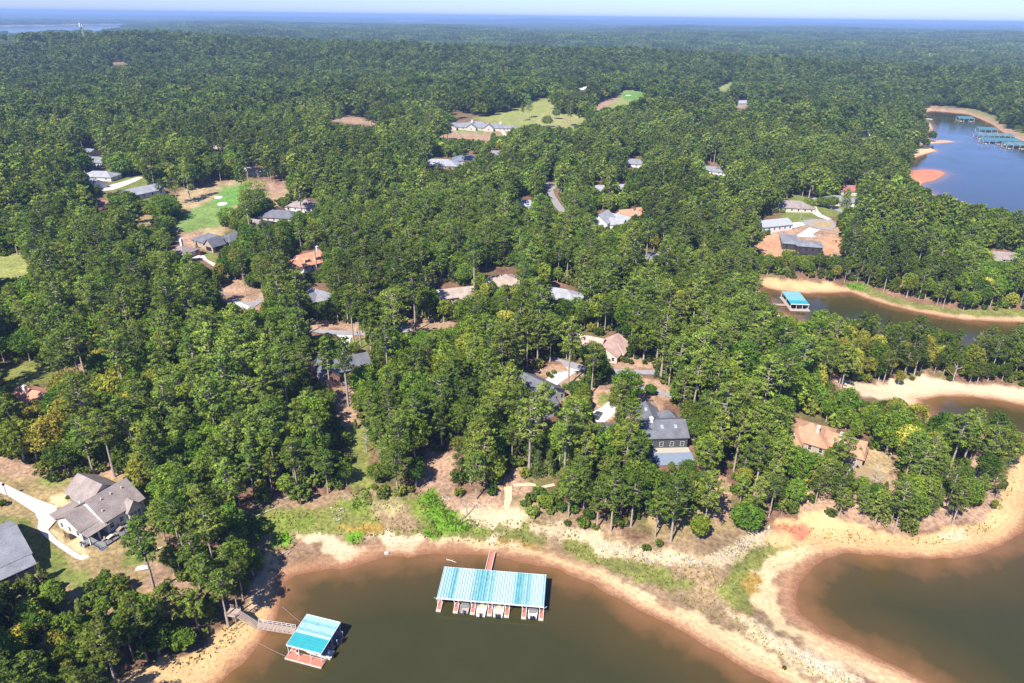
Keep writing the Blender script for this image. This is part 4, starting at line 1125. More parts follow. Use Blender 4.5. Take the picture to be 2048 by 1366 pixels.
house('long golf clubhouse with many grey gables and white front', (958, 247, 6), -4,
      [(-38, 26, -6, 6, 3, 3.4, 'hx'), (-32, -22, -11, -2, 3, 2.6, 'gy'), (-12, -2, -10, 2, 3.2, 3.6, 'gy'), (6, 16, -11, 0, 3.2, 3.8, 'gy'), (20, 40, -5, 4, 2.8, 2.0, 'hx'), (-16, 8, 5, 17, 3.2, 3.6, 'hx')],
      cream_wall, mid_roof, lod=2.4, name='clubhouse', chimneys=((-8, 8, 1.6, 1.6, 8.2, white_wall), (22, 2, 1.6, 1.6, 7.4, white_wall)))


# ------------------------------------------------------------------ vehicles
def car(label, px, py, rz, paint, kind='suv'):
    x, y, z = at(px, py)
    t = thing('parked_car', (x, y, z + .16), R(rz), label, 'car')
    MB().prism([(-2.2, .35), (2.2, .35), (2.25, .75), (1.2, .95), (-2.2, 1.0)], 'y', -.9, .9).build('body', paint, t)
    MB().prism([(-2.1, 1.0), (1.0, .95), (.45, 1.58), (-1.8, 1.62)], 'y', -.78, .78).build('cabin', glass, t)
    MB().prism([(-1.85, 1.6), (.5, 1.56), (.42, 1.66), (-1.75, 1.70)], 'y', -.74, .74).build('roof', paint, t)
    for wx in (-1.4, 1.4):
        for wy in (-.86, .86):
            w = MB().tube([(wx, wy - .11, .33), (wx, wy + .11, .33)], .34, 12).build('wheel', black, t)
            MB().tube([(wx, wy - .12, .33), (wx, wy + .12, .33)], .19, 10).build('rim', metal, w)
    for wy in (-.6, .6):
        MB().box(2.2, 2.27, wy - .2, wy + .2, .62, .76).build('headlight', white_trim, t)
        MB().box(-2.25, -2.18, wy - .2, wy + .2, .7, .88).build('tail_light', red_paint, t)
    return t


car('dark red car parked on the curved driveway of the small brown house', 404, 509, 70, mat('dark_red_paint', (0.22, 0.02, 0.03), .3, .04, 1, .5))
car('dark grey car on the white driveway beside the slate roofed house', 1195, 834, 62, mat('dark_grey_paint', (0.06, 0.07, 0.085), .3, .04, 1, .5))
car('black car in the shade right of the orange roofed house', 667, 537, 15, mat('black_car_paint', (0.02, 0.02, 0.025), .3, .04, 1, .5))
x, y, z = at(361, 464)
t = thing('golf_cart', (x, y, z + .1), R(20), 'dark golf cart standing on the fairway above the stone faced house', 'golf cart')
MB().box(-1.1, 1.2, -.6, .6, .3, .75).build('body', black, t)
MB().box(-.9, .7, -.62, .62, 1.75, 1.85).build('roof', mat('canopy_grey', (.2, .2, .22)), t)
MB().box(-.6, .1, -.55, .55, .75, 1.1).build('seat', black, t)
for wx in (-.75, .8):
    for wy in (-.55, .55):
        MB().tube([(wx, wy - .1, .24), (wx, wy + .1, .24)], .25, 10).build('wheel', black, t)
        MB().box(wx - .03, wx + .03, wy - .03, wy + .03, .7, 1.75).build('roof_post', metal, t)

# ------------------------------------------------------------------ boats and docks
hull_white = mat('boat_white', (1.15, 1.14, 1.1), .35, .04, 1, .4)
hull_pink = mat('boat_faded', (0.62, 0.52, 0.48), .5, .08, 1)
cover_grey = mat('boat_cover', (0.24, 0.23, 0.24), .8, .12, 2)
motor_blue = mat('motor_blue', (0.10, 0.14, 0.30), .4, .05, 1)
seat_tan = mat('boat_seat', (0.70, 0.62, 0.44), .6, .08, 3)
board_red = mat('red_deck_board', (0.72, 0.25, 0.17), .85, .12, 2.5)
frame_pale = mat('dock_frame', (0.85, 0.74, 0.68), .8, .10, 2)
float_dark = mat('float_black', (0.05, 0.05, 0.055), .6, .1, 1)
post_white = mat('post_white', (1.0, 1.0, 1.0), .5, .05, 1)
teal = mat('teal_metal', (0.055, 0.47, 0.53), .45, .08, .8, .4)
teal_deep = mat('streaked_teal_metal', (0.17, 0.51, 0.57), .5, .25, 1.0, .35)
dock_teal = mat('muted_teal_metal', (0.11, 0.27, 0.32), .5, .1, .8)
dock_grey = mat('grey_teal_metal', (0.20, 0.31, 0.34), .5, .1, .8)
teal_mid = mat('weathered_teal_metal', (0.27, 0.57, 0.61), .5, .2, 1.2, .35)
teal_pale = mat('faded_teal_metal', (0.42, 0.66, 0.68), .5, .16, 1.2, .35)
teal_white = mat('chalky_metal', (0.55, 0.73, 0.73), .55, .07, 1.2, .3)


def boat(label, pos, rz, L_=6.4, W_=2.3, hm=None, style='console', group=None, motors=1):
    """A small boat lying bow towards +y, stern with outboard at -y."""
    hm = hm or hull_white
    t = thing('motor_boat', pos, rz, label, 'boat', group)
    sec = [(-.5, .46, .42, .62), (-.2, .5, .42, .62), (.15, .48, .38, .66), (.36, .30, .26, .74), (.5, .02, .02, .84)]
    vs, fs = [], []
    for s, wt, wb, zt in sec:
        y = s * L_
        vs += [(-wt * W_, y, zt), (-wb * W_, y, .05), (0, y, -.25), (wb * W_, y, .05), (wt * W_, y, zt), (wt * W_ * .8, y, zt - .04), (wt * W_ * .76, y, .30), (-wt * W_ * .76, y, .30), (-wt * W_ * .8, y, zt - .04)]
    for i in range(4):
        for k in range(9):
            fs.append((i * 9 + k, i * 9 + (k + 1) % 9, (i + 1) * 9 + (k + 1) % 9, (i + 1) * 9 + k))
    fs += [tuple(range(9)), tuple(range(36, 45))]
    MB().add(vs, fs).build('hull', hm, t)
    if style == 'cover':
        MB().prism([(-.30 * L_, .62), (.30 * L_, .72), (.1 * L_, 1.15), (-.22 * L_, 1.0)], 'x', -.40 * W_, .40 * W_).build('cover', cover_grey, t)
    else:
        MB().box(-.42, .42, -.25, .35, .3, 1.25).build('console', hull_white, t)
        MB().prism([(.28, 1.25), (.36, 1.25), (.12, 1.65), (.05, 1.65)], 'x', -.4, .4).build('windscreen', glass, t)
        MB().box(-.42 * W_, .42 * W_, -.44 * L_, -.36 * L_, .3, .72).build('seat', seat_tan, t)
        MB().box(-.35 * W_, .35 * W_, -.9, -.45, .3, .8).build('seat', seat_tan, t)
    for m_ in range(motors):
        ox = (m_ - (motors - 1) / 2) * .62
        mo = MB().prism([(-.5 * L_ - .62, .62), (-.5 * L_ - .05, .60), (-.5 * L_ - .02, .95), (-.5 * L_ - .2, 1.28), (-.5 * L_ - .55, 1.25)], 'x', ox - .2, ox + .2)
        mo.box(ox - .09, ox + .09, -.5 * L_ - .45, -.5 * L_ - .2, -.5, .62)
        mo.build('outboard_motor', motor_blue if style == 'cover' and motors == 1 else black, t)
    return t


def corrugated(root, x0, x1, y0, y1, z0, z1, n, along, colours):
    """A metal roof of N single panels, each with a raised rib; slope from z0 (at y0) to z1 (at y1). ALONG 'y': panels run from y0 to y1."""
    for i in range(n):
        m = colours(i, n)
        mb = MB()
        if along == 'y':
            a, c = x0 + (x1 - x0) * i / n + .008, x0 + (x1 - x0) * (i + 1) / n - .008
            mb.prism([(y0, z0), (y1, z1), (y1, z1 + .04), (y0, z0 + .04)], 'x', a, c)
            mb.prism([(y0, z0 + .041), (y1, z1 + .041), (y1, z1 + .21), (y0, z0 + .21)], 'x', a + .02, a + .17)
        else:
            a, c = y0 + (y1 - y0) * i / n + .008, y0 + (y1 - y0) * (i + 1) / n - .008
            za_, zc_ = z0 + (z1 - z0) * (a - y0) / (y1 - y0), z0 + (z1 - z0) * (c - y0) / (y1 - y0)
            mb.prism([(a, za_), (c, zc_), (c, zc_ + .04), (a, za_ + .04)], 'x', x0, x1)
            mb.prism([(a + .02, za_ + .041), (a + .14, za_ + .047), (a + .15, za_ + .18), (a + .02, za_ + .18)], 'x', x0, x1)
        mb.build('roof_panel', m, root)


# the long six-slip dock
dx, dy = -3.9, 124.9
big = thing('boat_dock', (dx, dy, 0), R(-5.4), 'long six slip boat dock with striped pale teal metal roof', 'dock')
cw = 3.95


def big_col(i, n):
    s = 'wpppmttwwwwwwwpmmtmtmpmpwwwwwwwwpmttmpmpwwwwwpp'
    return {'p': teal_pale, 'm': teal_mid, 't': teal_deep, 'w': teal_white}[s[min(int(i * len(s) / n), len(s) - 1)]]


corrugated(big, -12.4, 12.4, -4.5, 4.9, 2.95, 3.55, 40, 'y', big_col)
MB().box(-12.45, 12.45, -4.62, -4.5, 2.72, 3.05).build('fascia', post_white, big)
MB().box(-12.45, 12.45, 4.9, 5.0, 3.3, 3.62).build('fascia', post_white, big)
for k in range(7):
    x = -11.85 + k * cw
    f = MB().box(x - .55, x + .55, -5.9, 4.0, .05, .42).build('finger_dock', frame_pale, big)
    MB().box(x - .40, x + .40, -5.5, 4.0, .424, .46).build('deck_board', board_red, f)
    MB().box(x - .5, x + .5, -5.85, 3.9, -.25, .05).build('float', float_dark, f)
    for yy in (-4.3, 0.0, 4.2):
        for sx in (-.45, .45):
            MB().box(x + sx - .06, x + sx + .06, yy - .06, yy + .06, .42, 2.96 + (yy + 4.5) * .064).build('post', post_white, big)
    mb = MB()
    for sx in (-1, 1):
        mb.tube([(x + sx * .5, -4.3, 2.2), (x + sx * 1.2, -4.3, 2.9)], .05, 4)
    mb.build('brace', post_white, big)
f = MB().box(-12.4, 12.4, 4.0, 5.6, .05, .42).build('walkway', frame_pale, big)
MB().box(-12.2, 12.2, 4.15, 5.45, .424, .46).build('deck_board', board_red, f)
for k in (0, 2, 3, 5):
    pass


def on(root, x, y, z=0.0):
    return local(root, x, y, z)


bz = R(-5.4)
boat('faded pink and white boat with grey cover and blue outboard, second slip', on(big, -11.85 + cw * 1.5, -2.6), bz, 6.0, 2.2, hull_pink, 'cover')
boat('white centre console boat with cream seats, third slip of the long dock', on(big, -11.85 + cw * 2.5, -2.9), bz, 6.6, 2.3, None, 'console')
boat('all white boat with two outboards, fourth slip of the long dock', on(big, -11.85 + cw * 3.5, -2.9), bz, 6.2, 2.4, None, 'console', motors=2)
boat('white boat under a grey cover with black outboards, last slip of the long dock', on(big, -11.85 + cw * 5.5, -2.6), bz, 5.8, 2.2, hull_white, 'cover', motors=2)
g0, g1 = flat(974, 1152, .4), flat(985, 1105, .5)
ga_ = math.atan2(g1[1] - g0[1], g1[0] - g0[0])
gl = float(np.hypot(*(g1 - g0)))
gw = thing('gangway', (g0[0], g0[1], .42), ga_, 'red decked gangway from the sand to the long dock', 'gangway')
MB().box(-.4, gl, -.62, .62, 0, .10).build('deck_board', board_red, gw)
for s in (-1, 1):
    MB().box(-.4, gl, s * .7 - .08, s * .7 + .08, -.12, .42).build('side_rail', frame_pale, gw)

# the small two-slip dock
sx_, sy_ = -42.1, 110.4
small = thing('boat_dock', (sx_, sy_, 0), R(-15.5), 'small boat dock with two tone bright teal roof and red deck', 'dock')
corrugated(small, -4.1, 4.1, -4.2, 4.3, 3.3, 3.6, 12, 'x', lambda i, n: teal if i < 5 else (teal_white if i == 5 else (teal_pale if i % 3 else teal_mid)))
for a in (-4.24, 4.18):
    MB().box(-4.15, 4.15, a, a + .1, 3.05, 3.42 if a < 0 else 3.72).build('fascia', post_white, small)
for a in (-4.2, 4.12):
    MB().prism([(-4.14, 3.12), (4.18, 3.45), (4.18, 3.68), (-4.14, 3.38)], 'x', a, a + .08).build('fascia', post_white, small)
for (x0, x1, y0, y1) in ((-4.3, 4.4, -5.2, -3.1), (-4.3, -2.9, -3.0, 4.6), (-2.8, 4.4, -.1, .9), (-2.8, 4.4, 3.6, 4.6)):
    f = MB().box(x0, x1, y0, y1, .10, .44).build('walkway', frame_pale, small)
    n = 3 if x1 - x0 > 5 and y1 - y0 > 1.5 else 1
    for k in range(n):
        a, c = x0 + (x1 - x0) * k / n, x0 + (x1 - x0) * (k + 1) / n
        MB().box(a + .08, c - .04, y0 + .12, y1 - .12, .444, .48).build('deck_board', board_red, f)
    MB().box(x0 + .1, x1 - .1, y0 + .1, y1 - .1, -.25, .10).build('float', float_dark, f)
for x in (-3.95, -1.4, 1.4, 3.95):
    for y in (-4.0, .4, 4.1):
        MB().box(x - .06, x + .06, y - .06, y + .06, .44, 3.25).build('post', post_white, small)
for x, y in ((4.6, -2.2), (4.7, 1.2), (4.7, 3.6)):
    MB().tube([(x, y, -.6), (x, y, 1.8)], .09, 8).build('mooring_pole', post_white, small)
sz = R(-15.5 + 90)
boat('covered white boat in the front slip of the small dock', on(small, 1.6, -1.7), sz, 7.0, 2.2, hull_white, 'cover', motors=2)
boat('dark covered boat in the back slip of the small dock', on(small, 1.7, 2.3), sz, 6.6, 2.1, cover_grey, 'cover', motors=2)
prop('dock_chair', 'white chair on the red deck under the small dock roof', 'chair', small, -2.0, -3.8, .48, 30, chair_parts(white_trim))
# gangway, stairs and landing of the small dock
z3q = lambda x, y: (440 + x / 6.83, 1180 + y / 6.83)
A, B2 = flat(*z3q(1020, 560), .5), flat(*z3q(510, 480), 1.4)
ga_ = math.atan2(B2[1] - A[1], B2[0] - A[0])
gl = float(np.hypot(*(B2 - A)))
gw2 = thing('gangway', (A[0], A[1], .45), ga_, 'wooden gangway with railing from the bank to the small dock', 'gangway')
mb = MB()
slope = .9 / gl
for k in range(12):
    a, c = gl * k / 12, gl * (k + 1) / 12 - .05
    MB().prism([(a, a * slope), (c, c * slope), (c, c * slope + .08), (a, a * slope + .08)], 'y', -.75, .75).build('deck_board', wood, gw2)
for s in (-.8, .8):
    MB().prism([(0, -.2), (gl, .9 - .2), (gl, .9 + .1), (0, .1)], 'y', s - .05, s + .05).build('side_rail', wood, gw2)
    mb = MB()
    for k in range(9):
        x = gl * k / 8
        mb.box(x - .05, x + .05, s - .04, s + .04, x * slope, x * slope + (1.05 if s < 0 else .55))
    if s < 0:
        for zz in (.55, 1.05):
            mb.prism([(0, zz - .04), (gl, .9 + zz - .04), (gl, .9 + zz + .04), (0, zz + .04)], 'y', s - .03, s + .03)
    mb.build('railing', post_white if s < 0 else wood, gw2)
Cx = flat(*z3q(250, 320), 4.0)
st = thing('beach_stairs', (B2[0], B2[1], 1.3), math.atan2(Cx[1] - B2[1], Cx[0] - B2[0]), 'weathered wooden stairs climbing the bank from the gangway', 'stairs')
sl_ = float(np.hypot(*(Cx - B2)))
stair(st, -.75, .75, 0, sl_, 0, 2.7, 15, wood, 'x')
MB().box(sl_, sl_ + 2.6, -1.2, 1.2, 2.62, 2.76).build('landing', wood, st)
for x in (sl_ + .1, sl_ + 2.5):
    for y in (-1.15, 1.15):
        MB().box(x - .07, x + .07, y - .07, y + .07, -1.5, 3.75).build('post', wood, st)
railing(st, [(sl_ + .1, 1.15), (sl_ + 2.5, 1.15)], 2.76, .95, wood)
railing(st, [(sl_ + .1, -1.15), (sl_ + 2.5, -1.15)], 2.76, .95, wood)
for k, (s0, p1, w) in enumerate((((565, 1214), on(small, -4.2, 3.5, .6), 'upper'), ((517, 1286), on(small, -4.3, -4.8, .6), 'lower'))):
    a = flat(*s0, .2)
    tag(MB().tube([(a[0], a[1], .25), ((a[0] + p1.x) / 2, (a[1] + p1.y) / 2, .30), tuple(p1)], .035, 4).build('mooring_cable', wood),
        f'thin tan mooring cable from the sand to the small dock, {w} one', 'cable')
# teal dock in the inlet
td = thing('boat_dock', (136.4, 316.0, 0), R(-3), 'teal roofed boat dock alone in the narrow inlet', 'dock')
corrugated(td, -4.3, 4.3, -7.8, 7.8, 3.0, 3.5, 14, 'x', lambda i, n: teal if i < 4 else teal_mid)
MB().box(-4.35, 4.35, -7.95, -7.8, 2.75, 3.1).build('fascia', post_white, td)
for (x0, x1, y0, y1) in ((-4.6, 4.6, -9.4, -7.2), (-4.6, -3.2, -7.1, 8), (-3.1, 4.6, 6.6, 8), (3.6, 4.6, -7.1, 6.5)):
    f = MB().box(x0, x1, y0, y1, .1, .5).build('walkway', frame_pale, td)
    MB().box(x0 + .1, x1 - .1, y0 + .1, y1 - .1, .504, .54).build('deck_board', wood, f)
for x in (-4.1, -1.4, 1.4, 4.1):
    for y in (-7.5, 0, 7.4):
        if y == 0 and abs(x) < 2:
            continue
        MB().box(x - .09, x + .09, y - .09, y + .09, .5, 3.1).build('post', post_white, td)
boat('dark covered boat under the teal roof in the inlet', on(td, 0, -1), R(177), 7, 2.4, cover_grey, 'cover')
prop('gangway', 'short wooden gangway on the left of the teal inlet dock', 'gangway', td, -7.6, -3.0, .4, 0, [('deck_board', MB().box(-3, 3, -.7, .7, 0, .1), wood), ('side_rail', MB().box(-3, 3, -.8, -.7, -.1, .4), wood), ('side_rail', MB().box(-3, 3, .7, .8, -.1, .4), wood)])
# community docks on the wide arm
for lab, px1, py1, w_, rz_, m_ in (('teal roofed dock furthest up the wide lake arm', 1931, 236, 20, -12, dock_teal), ('bright teal dock first of the row along the far bank', 1974, 258, 22, -10, dock_teal), ('long teal dock second of the row along the far bank', 1990, 270, 42, -10, dock_grey),
                               ('long grey teal dock third of the row along the far bank', 2001, 280, 40, -10, dock_teal), ('grey teal dock at the right edge of the wide arm', 2042, 289, 34, -8, dock_grey)):
    c = flat(px1, py1, 4)
    t = thing('boat_dock', (c[0], c[1], 0), R(rz_), lab, 'dock', 'docks along the wide lake arm')
    w2 = w_ / 2
    n = max(4, int(w_ / 3))
    corrugated(t, -w2, w2, -6, 6, 3.8, 5.6, n, 'y', lambda i, n_: m_ if i % 3 else dock_teal)
    MB().box(-w2, w2, 3.6, 6.2, .1, .6).build('walkway', wood, t)
    for k in range(int(w_ / 6) + 1):
        x = -w2 + .5 + (w_ - 1) * k / int(w_ / 6)
        f = MB().box(x - .5, x + .5, -7, 3.5, .1, .6).build('finger_dock', wood, t)
        for y in (-5.7, 5.7):
            MB().box(x - .12, x + .12, y - .12, y + .12, .6, 3.65).build('post', post_white, t)
    for k in range(int(w_ / 6)):
        if k % 3 != 1:
            x = -w2 + .5 + (w_ - 1) * (k + .5) / int(w_ / 6)
            ordn = ('first', 'second', 'third', 'fourth', 'fifth', 'sixth', 'seventh')[k]
            boat(f'white boat in the {ordn} slip of the {lab.split(" of the")[0].split(" up ")[0].split(" at the")[0]}', on(t, x, -2.4), R(rz_), 6.5, 2.6, None, 'console', 'boats under the far docks')
c = flat(1857, 238, .5)
boat('white boat moored by the tip of the wooded point', (c[0], c[1], 0), R(70), 10, 3.6)

# ------------------------------------------------------------------ small things on the shore and in the yards
driftwood = mat('driftwood', (0.72, 0.64, 0.54), .9, .15, 2)
for lab, px1, py1, L_, rz_, w_ in (
        ('bleached log sticking out of the water behind the long dock', 903, 1123, 2.8, -25, 1), ('bare log on the wet sand ring of the right cove', 1576, 1134, 2.2, -20, 1), ('pale fallen trunk across the reeds at the wood edge', 545, 1020, 9.5, 38, 0),
        ('short pale log leaning against the bank under the trees', 693, 993, 2.5, 60, 0), ('grey branch half buried in the mud by the bright reeds', 565, 1109, 3, 50, 0), ('crooked stick at the wet edge below the bright reeds', 578, 1106, 1.6, 70, 0),
        ('fallen pale trunk at the left wood edge', 60, 985 - 65, 7, -20, 0), ('dead trunk fallen at the clay wood edge', 580, 995, 5, 30, 0), ('slim fallen trunk in the scrub above the long dock', 960, 1012, 5, -35, 0)):
    x, y, z = at(px1, py1)
    z = max(z, 0)
    t = thing('driftwood_log', (x, y, z), R(rz_), lab, 'log')
    MB().tube([(-L_ / 2, 0, .1), (-L_ * .1, .1, .18), (L_ / 2, 0, .22)], [.15, .12, .06], 6).build('trunk', driftwood, t)
    MB().tube([(-L_ * .45, 0, .15), (-L_ * .5, -.1, .8)], [.09, .03], 5).build('branch', driftwood, t)
    MB().tube([(0, .05, .18), (L_ * .15, .5, .5)], [.06, .02], 5).build('branch', driftwood, t)
x, y, z = at(773, 1108)
prop('washed_up_cooler', 'small white box washed up at the water edge left of the long dock', 'box', None, x, y, max(z, 0), 25, [('body', MB().box(-.45, .45, -.3, .3, 0, .42), white_trim), ('lid', MB().box(-.48, .48, -.33, .33, .42, .5), white_trim)])
x, y, z = at(307, 1104)
prop('canoe', 'pale canoe lying in the bushes below the white house', 'canoe', None, x, y, z, 40,
     [('hull', MB().add([(-2.4, 0, .5), (-1, -.42, .32), (1, -.42, .32), (2.4, 0, .5), (1, .42, .32), (-1, .42, .32), (-1.6, 0, 0), (1.6, 0, 0)], [(0, 6, 1), (1, 6, 7, 2), (2, 7, 3), (3, 7, 4), (4, 7, 6, 5), (5, 6, 0)]), cream_wall),
      ('thwart', MB().box(-.06, .06, -.4, .4, .28, .32), wood)])
x, y, z = at(286, 1135)
prop('tarp_pile', 'white tarpaulin heap on the lawn below the white house', 'tarpaulin', None, x, y, z, 10, [('sheet', MB().add([(-1.6, -.7, 0), (0, -.9, .1), (1.5, -.5, 0), (1.6, .6, 0), (.2, .8, .1), (-1.4, .7, 0), (-.6, 0, .5), (.7, .1, .4)], [(0, 1, 6), (1, 7, 6), (1, 2, 7), (2, 3, 7), (3, 4, 7), (4, 6, 7), (4, 5, 6), (5, 0, 6)]), white_trim)])
x, y, z = at(990, 985)
prop('post_box', 'dark post with a white cap beside the sandy track', 'post', None, x, y, z, 0, [('post', MB().box(-.2, .2, -.2, .2, -.2, 1.5), dark_wood), ('cap', MB().box(-.26, .26, -.26, .26, 1.5, 1.62), white_trim)])
x, y, z = at(15, 993)
prop('lamp_post', 'dark lamp post on the lawn edge beside the pale driveway', 'lamp post', None, x, y, z, 0, [('pole', MB().tube([(0, 0, -.2), (0, 0, 3.6)], .07, 8), black), ('lamp_head', MB().box(-.22, .22, -.22, .22, 3.6, 4.0), black), ('cap', MB().box(-.28, .28, -.28, .28, 4.0, 4.1), black)])
for lab, px1, py1, hh in (('wooden utility pole on the bare clay by the road', 493, 592, 11), ('grey light pole beside the cul de sac', 1600, 441, 8), ('slim post standing in the reeds above the long dock', 934, 1030, 6)):
    x, y, z = at(px1, py1)
    prop('utility_pole', lab, 'pole', None, x, y, z, 20, [('pole', MB().tube([(0, 0, -.5), (0, 0, hh)], [.16, .11], 8), wood if hh > 8 or hh < 7 else metal), ('cross_arm', MB().box(-.7, .7, -.06, .06, hh - .8, hh - .65), wood)])
for lab, px1, py1 in (('black mailbox where the white driveway meets the road', 1165, 738), ('black mailbox by the road above the brick house', 715, 670)):
    x, y, z = at(px1, py1)
    prop('mailbox', lab, 'mailbox', None, x, y, z, 30, [('post', MB().box(-.06, .06, -.06, .06, -.2, 1.0), dark_wood), ('box', MB().box(-.3, .3, -.14, .14, 1.0, 1.3), black)])
x, y, z = at(172, 96)
tw = thing('cell_tower', (x, y, z), 0, 'pale lattice communications tower on the far left ridge', 'tower')
hh = 46
mb = MB()
for k in range(3):
    a = k * 2.094
    mb.tube([(3.4 * math.cos(a), 3.4 * math.sin(a), 0), (1.0 * math.cos(a), 1.0 * math.sin(a), hh)], .28, 4)
for q in range(12):
    for k in range(3):
        a, c = k * 2.094, (k + 1) * 2.094
        r0_, r1_ = 3.4 - 2.4 * q / 12, 3.4 - 2.4 * (q + 1) / 12
        mb.tube([(r0_ * math.cos(a), r0_ * math.sin(a), hh * q / 12), (r1_ * math.cos(c), r1_ * math.sin(c), hh * (q + 1) / 12)], .16, 4)
mb.build('lattice_mast', mat('tower_grey', (0.62, 0.63, 0.64), .5, .04, 1), tw)
for k in range(3):
    a = k * 2.094
    MB().box(2.2 * math.cos(a) - 1.5, 2.2 * math.cos(a) + 1.5, 2.2 * math.sin(a) - 1.5, 2.2 * math.sin(a) + 1.5, hh - 5, hh + .5 + k).build('antenna_panel', mat('antenna_white', (0.85, 0.85, 0.83), .5, .03, 1), tw)

# ------------------------------------------------------------------ trees: prototypes
bark = mat('pine_bark', (0.55, 0.45, 0.38), .95, .2, 2)
grey_bark = mat('grey_bark', (0.58, 0.53, 0.46), .95, .15, 2)
LEAF = {
    'pine': leaf_mat('pine_needles', (0.104, 0.168, 0.026), .016, .25, .40, (0.180, 0.225, 0.038)),
    'oak': leaf_mat('hardwood_leaves', (0.098, 0.182, 0.022), .020, .27, .42, (0.175, 0.230, 0.030)),
    'cedar': leaf_mat('cedar_foliage', (0.085, 0.125, 0.034), .014, .26, .25, (0.135, 0.160, 0.036)),
    'autumn': leaf_mat('turning_leaves', (0.26, 0.275, 0.038), .018, .2, .32, (0.34, 0.31, 0.05)),
    'bush': leaf_mat('shrub_leaves', (0.075, 0.130, 0.020), .02, .35, .28, (0.15, 0.17, 0.028)),
    'dark': leaf_mat('dark_glossy_leaves', (0.035, 0.075, 0.022), .01, .15, .2, (0.055, 0.095, 0.024)),
    'bright': leaf_mat('fresh_green_leaves', (0.085, 0.185, 0.018), .01, .12, .3, (0.12, 0.215, 0.022)),
    'hazel': leaf_mat('dull_grey_leaves', (0.15, 0.135, 0.060), .01, .12, .25, (0.18, 0.15, 0.075)),
    'reed': leaf_mat('reed_blades', (0.13, 0.225, 0.022), .02, .25, .35, (0.21, 0.25, 0.035)),
    'scrub': leaf_mat('shore_weeds', (0.40, 0.33, 0.12), .03, .3, .3, (0.17, 0.19, 0.04)),
}


def unit(v):
    return v / np.maximum(np.linalg.norm(v, axis=1, keepdims=True), 1e-9)


def leaf_quads(centres, radii, per, size, g, tints, inner=.45, aspect=.55):
    """Leaf-sprays as quads on ellipsoid clumps; each faces outward from its clump, a little at random."""
    n = len(centres)
    d = unit(g.normal(size=(n * per, 3)) + np.array([0, 0, .25]))
    c, rad = np.repeat(centres, per, 0), np.repeat(radii, per, 0)
    rr_ = inner + (1 - inner) * g.random((n * per, 1)) ** .5
    p = c + d * rad * rr_
    nn = unit(d / rad * radii.mean() + g.normal(size=d.shape) * .55 + np.array([0, 0, .12]))
    t = unit(np.cross(nn, g.normal(size=nn.shape)))
    bt = np.cross(nn, t)
    s = size * (.65 + .7 * g.random((n * per, 1)))
    t, bt = t * s, bt * s * aspect
    V = np.stack([p - t - bt * .7, p + t * .7 - bt, p + t + bt * .6, p - t * .6 + bt], 1).reshape(-1, 3)
    F = np.arange(len(V)).reshape(-1, 4)
    tv = np.repeat(tints, per) * (.85 + .3 * g.random(n * per))
    t2 = np.repeat(g.random(n), per)
    col = np.stack([tv * .5, t2, tv * 0, np.ones_like(tv)], 1)
    return V, F, np.repeat(col, 4, 0)


def crown_clumps(kind, g, h, rad, dense=1.0, base0=None):
    """Clump centres, radii and limb end points of one tree."""
    C_, Rr, limbs = [], [], []
    if kind == 'pine':
        base = base0 or g.uniform(.36, .58)
        n = int(34 * dense)
        for i in range(n):
            t = (i + g.random() * .8) / n
            z = h * (base + (.985 - base) * t)
            prof = rad * (.55 + .75 * math.sin(math.pi * min(1, (t * .78 + .16)))) * (1.0 - .55 * t ** 3) * g.uniform(.55, 1.12)
            az = i * 2.4 + g.uniform(-.5, .5)
            up = .18 + .35 * t
            e = np.array([math.cos(az) * prof * .80, math.sin(az) * prof * .80, z + prof * up * .6])
            limbs.append((np.array([0, 0, z - .2]), e))
            k = 2 if prof > rad * .6 else 1
            for q in range(k):
                f = 1 - q * .45
                C_.append(np.array([e[0] * f, e[1] * f, z + prof * up * .6 * f + g.uniform(-.2, .4)]) + g.normal(size=3) * .25)
                r_ = g.uniform(.62, 1.18) * rad / 4.2
                Rr.append((r_ * 1.2, r_ * 1.2, r_ * .66))
        C_.append(np.array([0, 0, h * .97]))
        Rr.append((1.0, 1.0, 1.1))
    elif kind == 'cedar':
        n = int(46 * dense)
        for i in range(n):
            t = ((i + g.random()) / n) ** .8
            z = h * (.04 + .93 * t)
            prof = rad * (1 - t) ** .72 * g.uniform(.75, 1.1) + .12
            az = i * 2.4 + g.uniform(-.4, .4)
            C_.append(np.array([math.cos(az) * prof * .72, math.sin(az) * prof * .72, z]))
            r_ = (.45 + .55 * (1 - t)) * g.uniform(.75, 1.15) * rad / 2.2
            Rr.append((r_, r_, r_ * .95))
    else:
        base = {'bush': 0.12, 'dark': .10}.get(kind, g.uniform(.24, .36))
        n = int((92 if kind != 'bush' else 26) * dense)
        zc_, hz = h * (base + (1 - base) / 2), h * (1 - base) / 2
        lob = g.normal(size=(7, 3))
        lob = unit(lob)
        amp = g.uniform(-.22, .22, 7)
        for i in range(n):
            u = 1 - 2 * (i + .5) / n * .93
            a = i * 2.39996 + g.uniform(-.35, .35)
            q = math.sqrt(max(0, 1 - u * u))
            d = np.array([q * math.cos(a), q * math.sin(a), u])
            m = 1 + float((amp * np.maximum(lob @ d, 0) ** 2).sum())
            rr_ = m * g.uniform(.68, .98)
            wx = rad * (1.0 if u < .2 else (1 - .15 * u))
            p = np.array([d[0] * wx * rr_, d[1] * wx * rr_, zc_ + d[2] * hz * rr_])
            C_.append(p)
            r_ = g.uniform(.6, 1.2) * rad * .27
            Rr.append((r_, r_, r_ * .8))
            if i % 5 == 0:
                limbs.append((np.array([0, 0, h * base * .9 + h * .12 * g.random()]), p * .85))
    return np.array(C_), np.array(Rr), limbs


